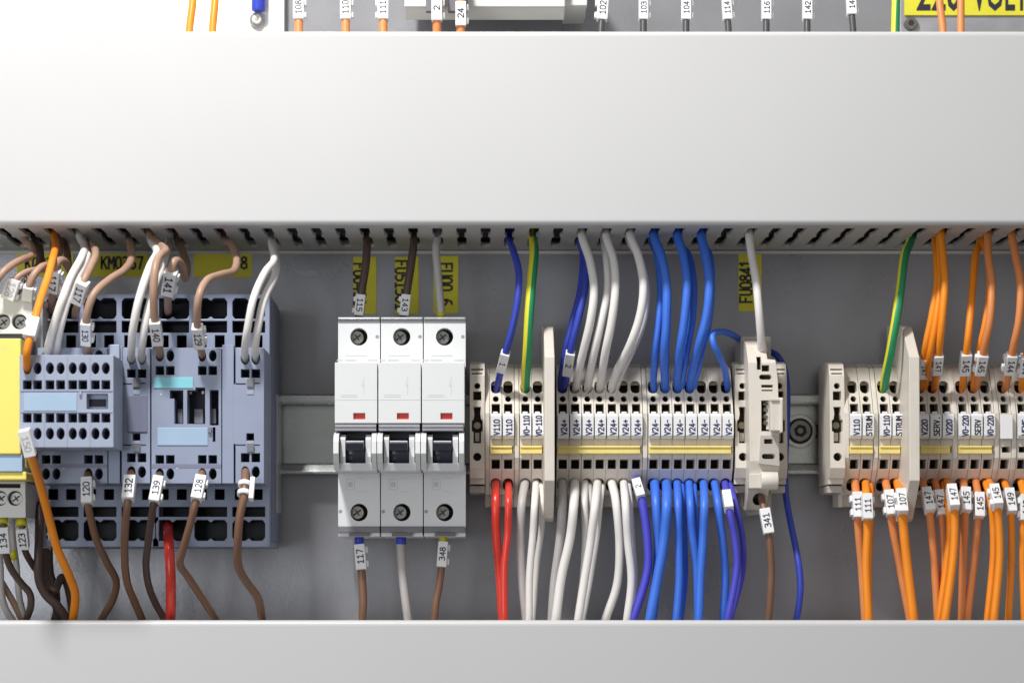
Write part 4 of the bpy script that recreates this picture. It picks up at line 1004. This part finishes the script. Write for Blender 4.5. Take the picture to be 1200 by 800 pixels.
# right terminal bank
M = lambda x, y, s_, side=-1, tabs=True, w=11.5: [(x, y+3, s_, dict(L=30.5, W=w, d='u', side=side, tabs=tabs, hfrac=.58))]
dn('salmon orange wire with the left one of two 111 markers', 'w_salmon', 4.8, [(1002, 561), (1004, 585), (1006, 620), (1009.5, 660), (1014, 728)], M(1004, 588, '111'))
dn('orange wire with the right one of two 111 markers', 'w_orange', 4.8, [(1014.5, 562), (1015.5, 585), (1016.5, 620), (1015, 665), (1018, 728)], M(1012.5, 590, '111', 1), tm=58, te=55)
dn('orange wire behind the two 111 markers', 'w_orange', 3.8, [(1020, 565), (1020.5, 585), (1020, 620), (1018, 665), (1019, 728)], tm=47, te=44)
dn('salmon orange wire with the left one of two 107 markers', 'w_salmon', 4.8, [(1038, 561), (1042, 585), (1046.5, 620), (1054, 660), (1067, 728)], M(1042, 586, '107'))
dn('orange wire with the right one of two 107 markers', 'w_orange', 5.4, [(1052, 561), (1056, 585), (1059, 620), (1062.5, 655), (1071, 728)], M(1057.5, 582, '107'), tm=58, te=55)
dn('salmon orange wire with a shaded 147 marker beside the right separator plate', 'w_salmon', 4.6, [(1081, 561), (1087, 585), (1091, 615), (1095, 660), (1099, 728)], M(1087.5, 582, '147', 1))
dn('salmon orange wire with the middle one of three 147 markers', 'w_salmon', 4.4, [(1096, 561), (1101, 585), (1104, 615), (1105.5, 660), (1100, 728)], M(1103, 586, '147', 1, False), tm=48, te=45)
dn('orange wire with the highest of three 147 markers', 'w_orange', 4.8, [(1109.5, 560), (1116, 580), (1119, 610), (1117, 655), (1107, 728)], M(1118, 577.5, '147', 1, False), tm=58, te=56)
dn('orange wire running along the left of the one with the highest 147 marker', 'w_orange', 4.2, [(1106, 564), (1111, 590), (1113, 615), (1110, 655), (1100, 728)], tm=52, te=50)
dn('salmon orange wire with the left one of the lower 145 markers', 'w_salmon', 4.8, [(1129, 560), (1131, 585), (1130.5, 615), (1128.5, 660), (1127, 728)], M(1131.5, 583, '145', 1))
dn('salmon orange wire with the lowest 145 marker, slanting left', 'w_salmon', 4.5, [(1143.5, 560), (1147.5, 590), (1145.5, 615), (1141, 660), (1133, 728)], M(1148, 587.5, '145', 1), tm=50, te=47)
dn('orange wire with the right one of the lower 145 markers', 'w_orange', 4.6, [(1159, 560), (1167, 582), (1170.5, 610), (1171.5, 655), (1164.5, 728)], M(1169, 579, '145', -1), tm=57, te=54)
dn('orange wire running left of the one with the right 145 marker', 'w_orange', 4.4, [(1155.5, 562), (1161, 585), (1164, 615), (1164, 655), (1157, 728)], tm=52, te=49)
dn('orange wire with marker 149 under the blank tagged terminal', 'w_orange', 4.2, [(1177.5, 562), (1183.5, 585), (1185.5, 620), (1185, 665), (1181.5, 728)], M(1184, 581.5, '149', 1, False))
dn('orange wire at the right edge of the photo below the last terminal', 'w_orange', 4.8, [(1197, 561), (1201, 585), (1199.5, 620), (1199, 665), (1201, 728)], M(1203, 590, '149', -1))

# ================================================================== LIGHT, CAMERA
def area(name, loc, tgt, size, power, col=(1,1,1), sy=None):
    l = bpy.data.lights.new(name, 'AREA'); l.energy = power; l.size = size; l.color = col
    if sy: l.shape = 'RECTANGLE'; l.size_y = sy
    o = bpy.data.objects.new(name, l); COL.objects.link(o); o.location = loc
    o.rotation_euler = (Vector(tgt) - Vector(loc)).to_track_quat('-Z', 'Y').to_euler()
    return o
area('work_lamp', (-.22, -.48, .715), (-.02, -.03, .10), .08, 7.9, (1, .985, .96))
area('window_light', (-.66, -1.25, .02), (-.1, 0, .02), .5, 4.4, (.93, .96, 1), .55)
w = bpy.data.worlds.new('World'); scene.world = w; w.use_nodes = True
w.node_tree.nodes['Background'].inputs[0].default_value = (1, .985, .97, 1)
nt = w.node_tree; bg = nt.nodes['Background']
tc = nt.nodes.new('ShaderNodeTexCoord'); sp = nt.nodes.new('ShaderNodeSeparateXYZ'); mr = nt.nodes.new('ShaderNodeMapRange')
mr.interpolation_type = 'SMOOTHSTEP'     # a room: dark towards the floor, brighter towards the ceiling
mr.inputs[1].default_value = -.55; mr.inputs[2].default_value = .6; mr.inputs[3].default_value = .17; mr.inputs[4].default_value = .47
nt.links.new(tc.outputs['Generated'], sp.inputs[0]); nt.links.new(sp.outputs[2], mr.inputs[0]); nt.links.new(mr.outputs[0], bg.inputs[1])

cam = bpy.data.cameras.new('camera'); co = bpy.data.objects.new('camera', cam); COL.objects.link(co)
co.location = (0, -D0*SC, 0); co.rotation_euler = (math.pi/2, 0, 0)
cam.sensor_width = 36; cam.lens = 36*FPX/1200; cam.shift_x = (600-VX)/1200; cam.shift_y = (VY-400)/1200
cam.clip_start = .05; cam.clip_end = 20
cam.dof.use_dof = True; cam.dof.focus_distance = 1.075; cam.dof.aperture_fstop = 10
scene.camera = co
scene.view_settings.view_transform = 'Standard'; scene.view_settings.look = 'None'; scene.view_settings.exposure = 0; scene.view_settings.gamma = 1
scene.cycles.max_bounces = 8
try: scene.cycles.use_denoising = True
except Exception: pass
for o in list(bpy.data.objects):
    if '_o' in o: del o['_o']
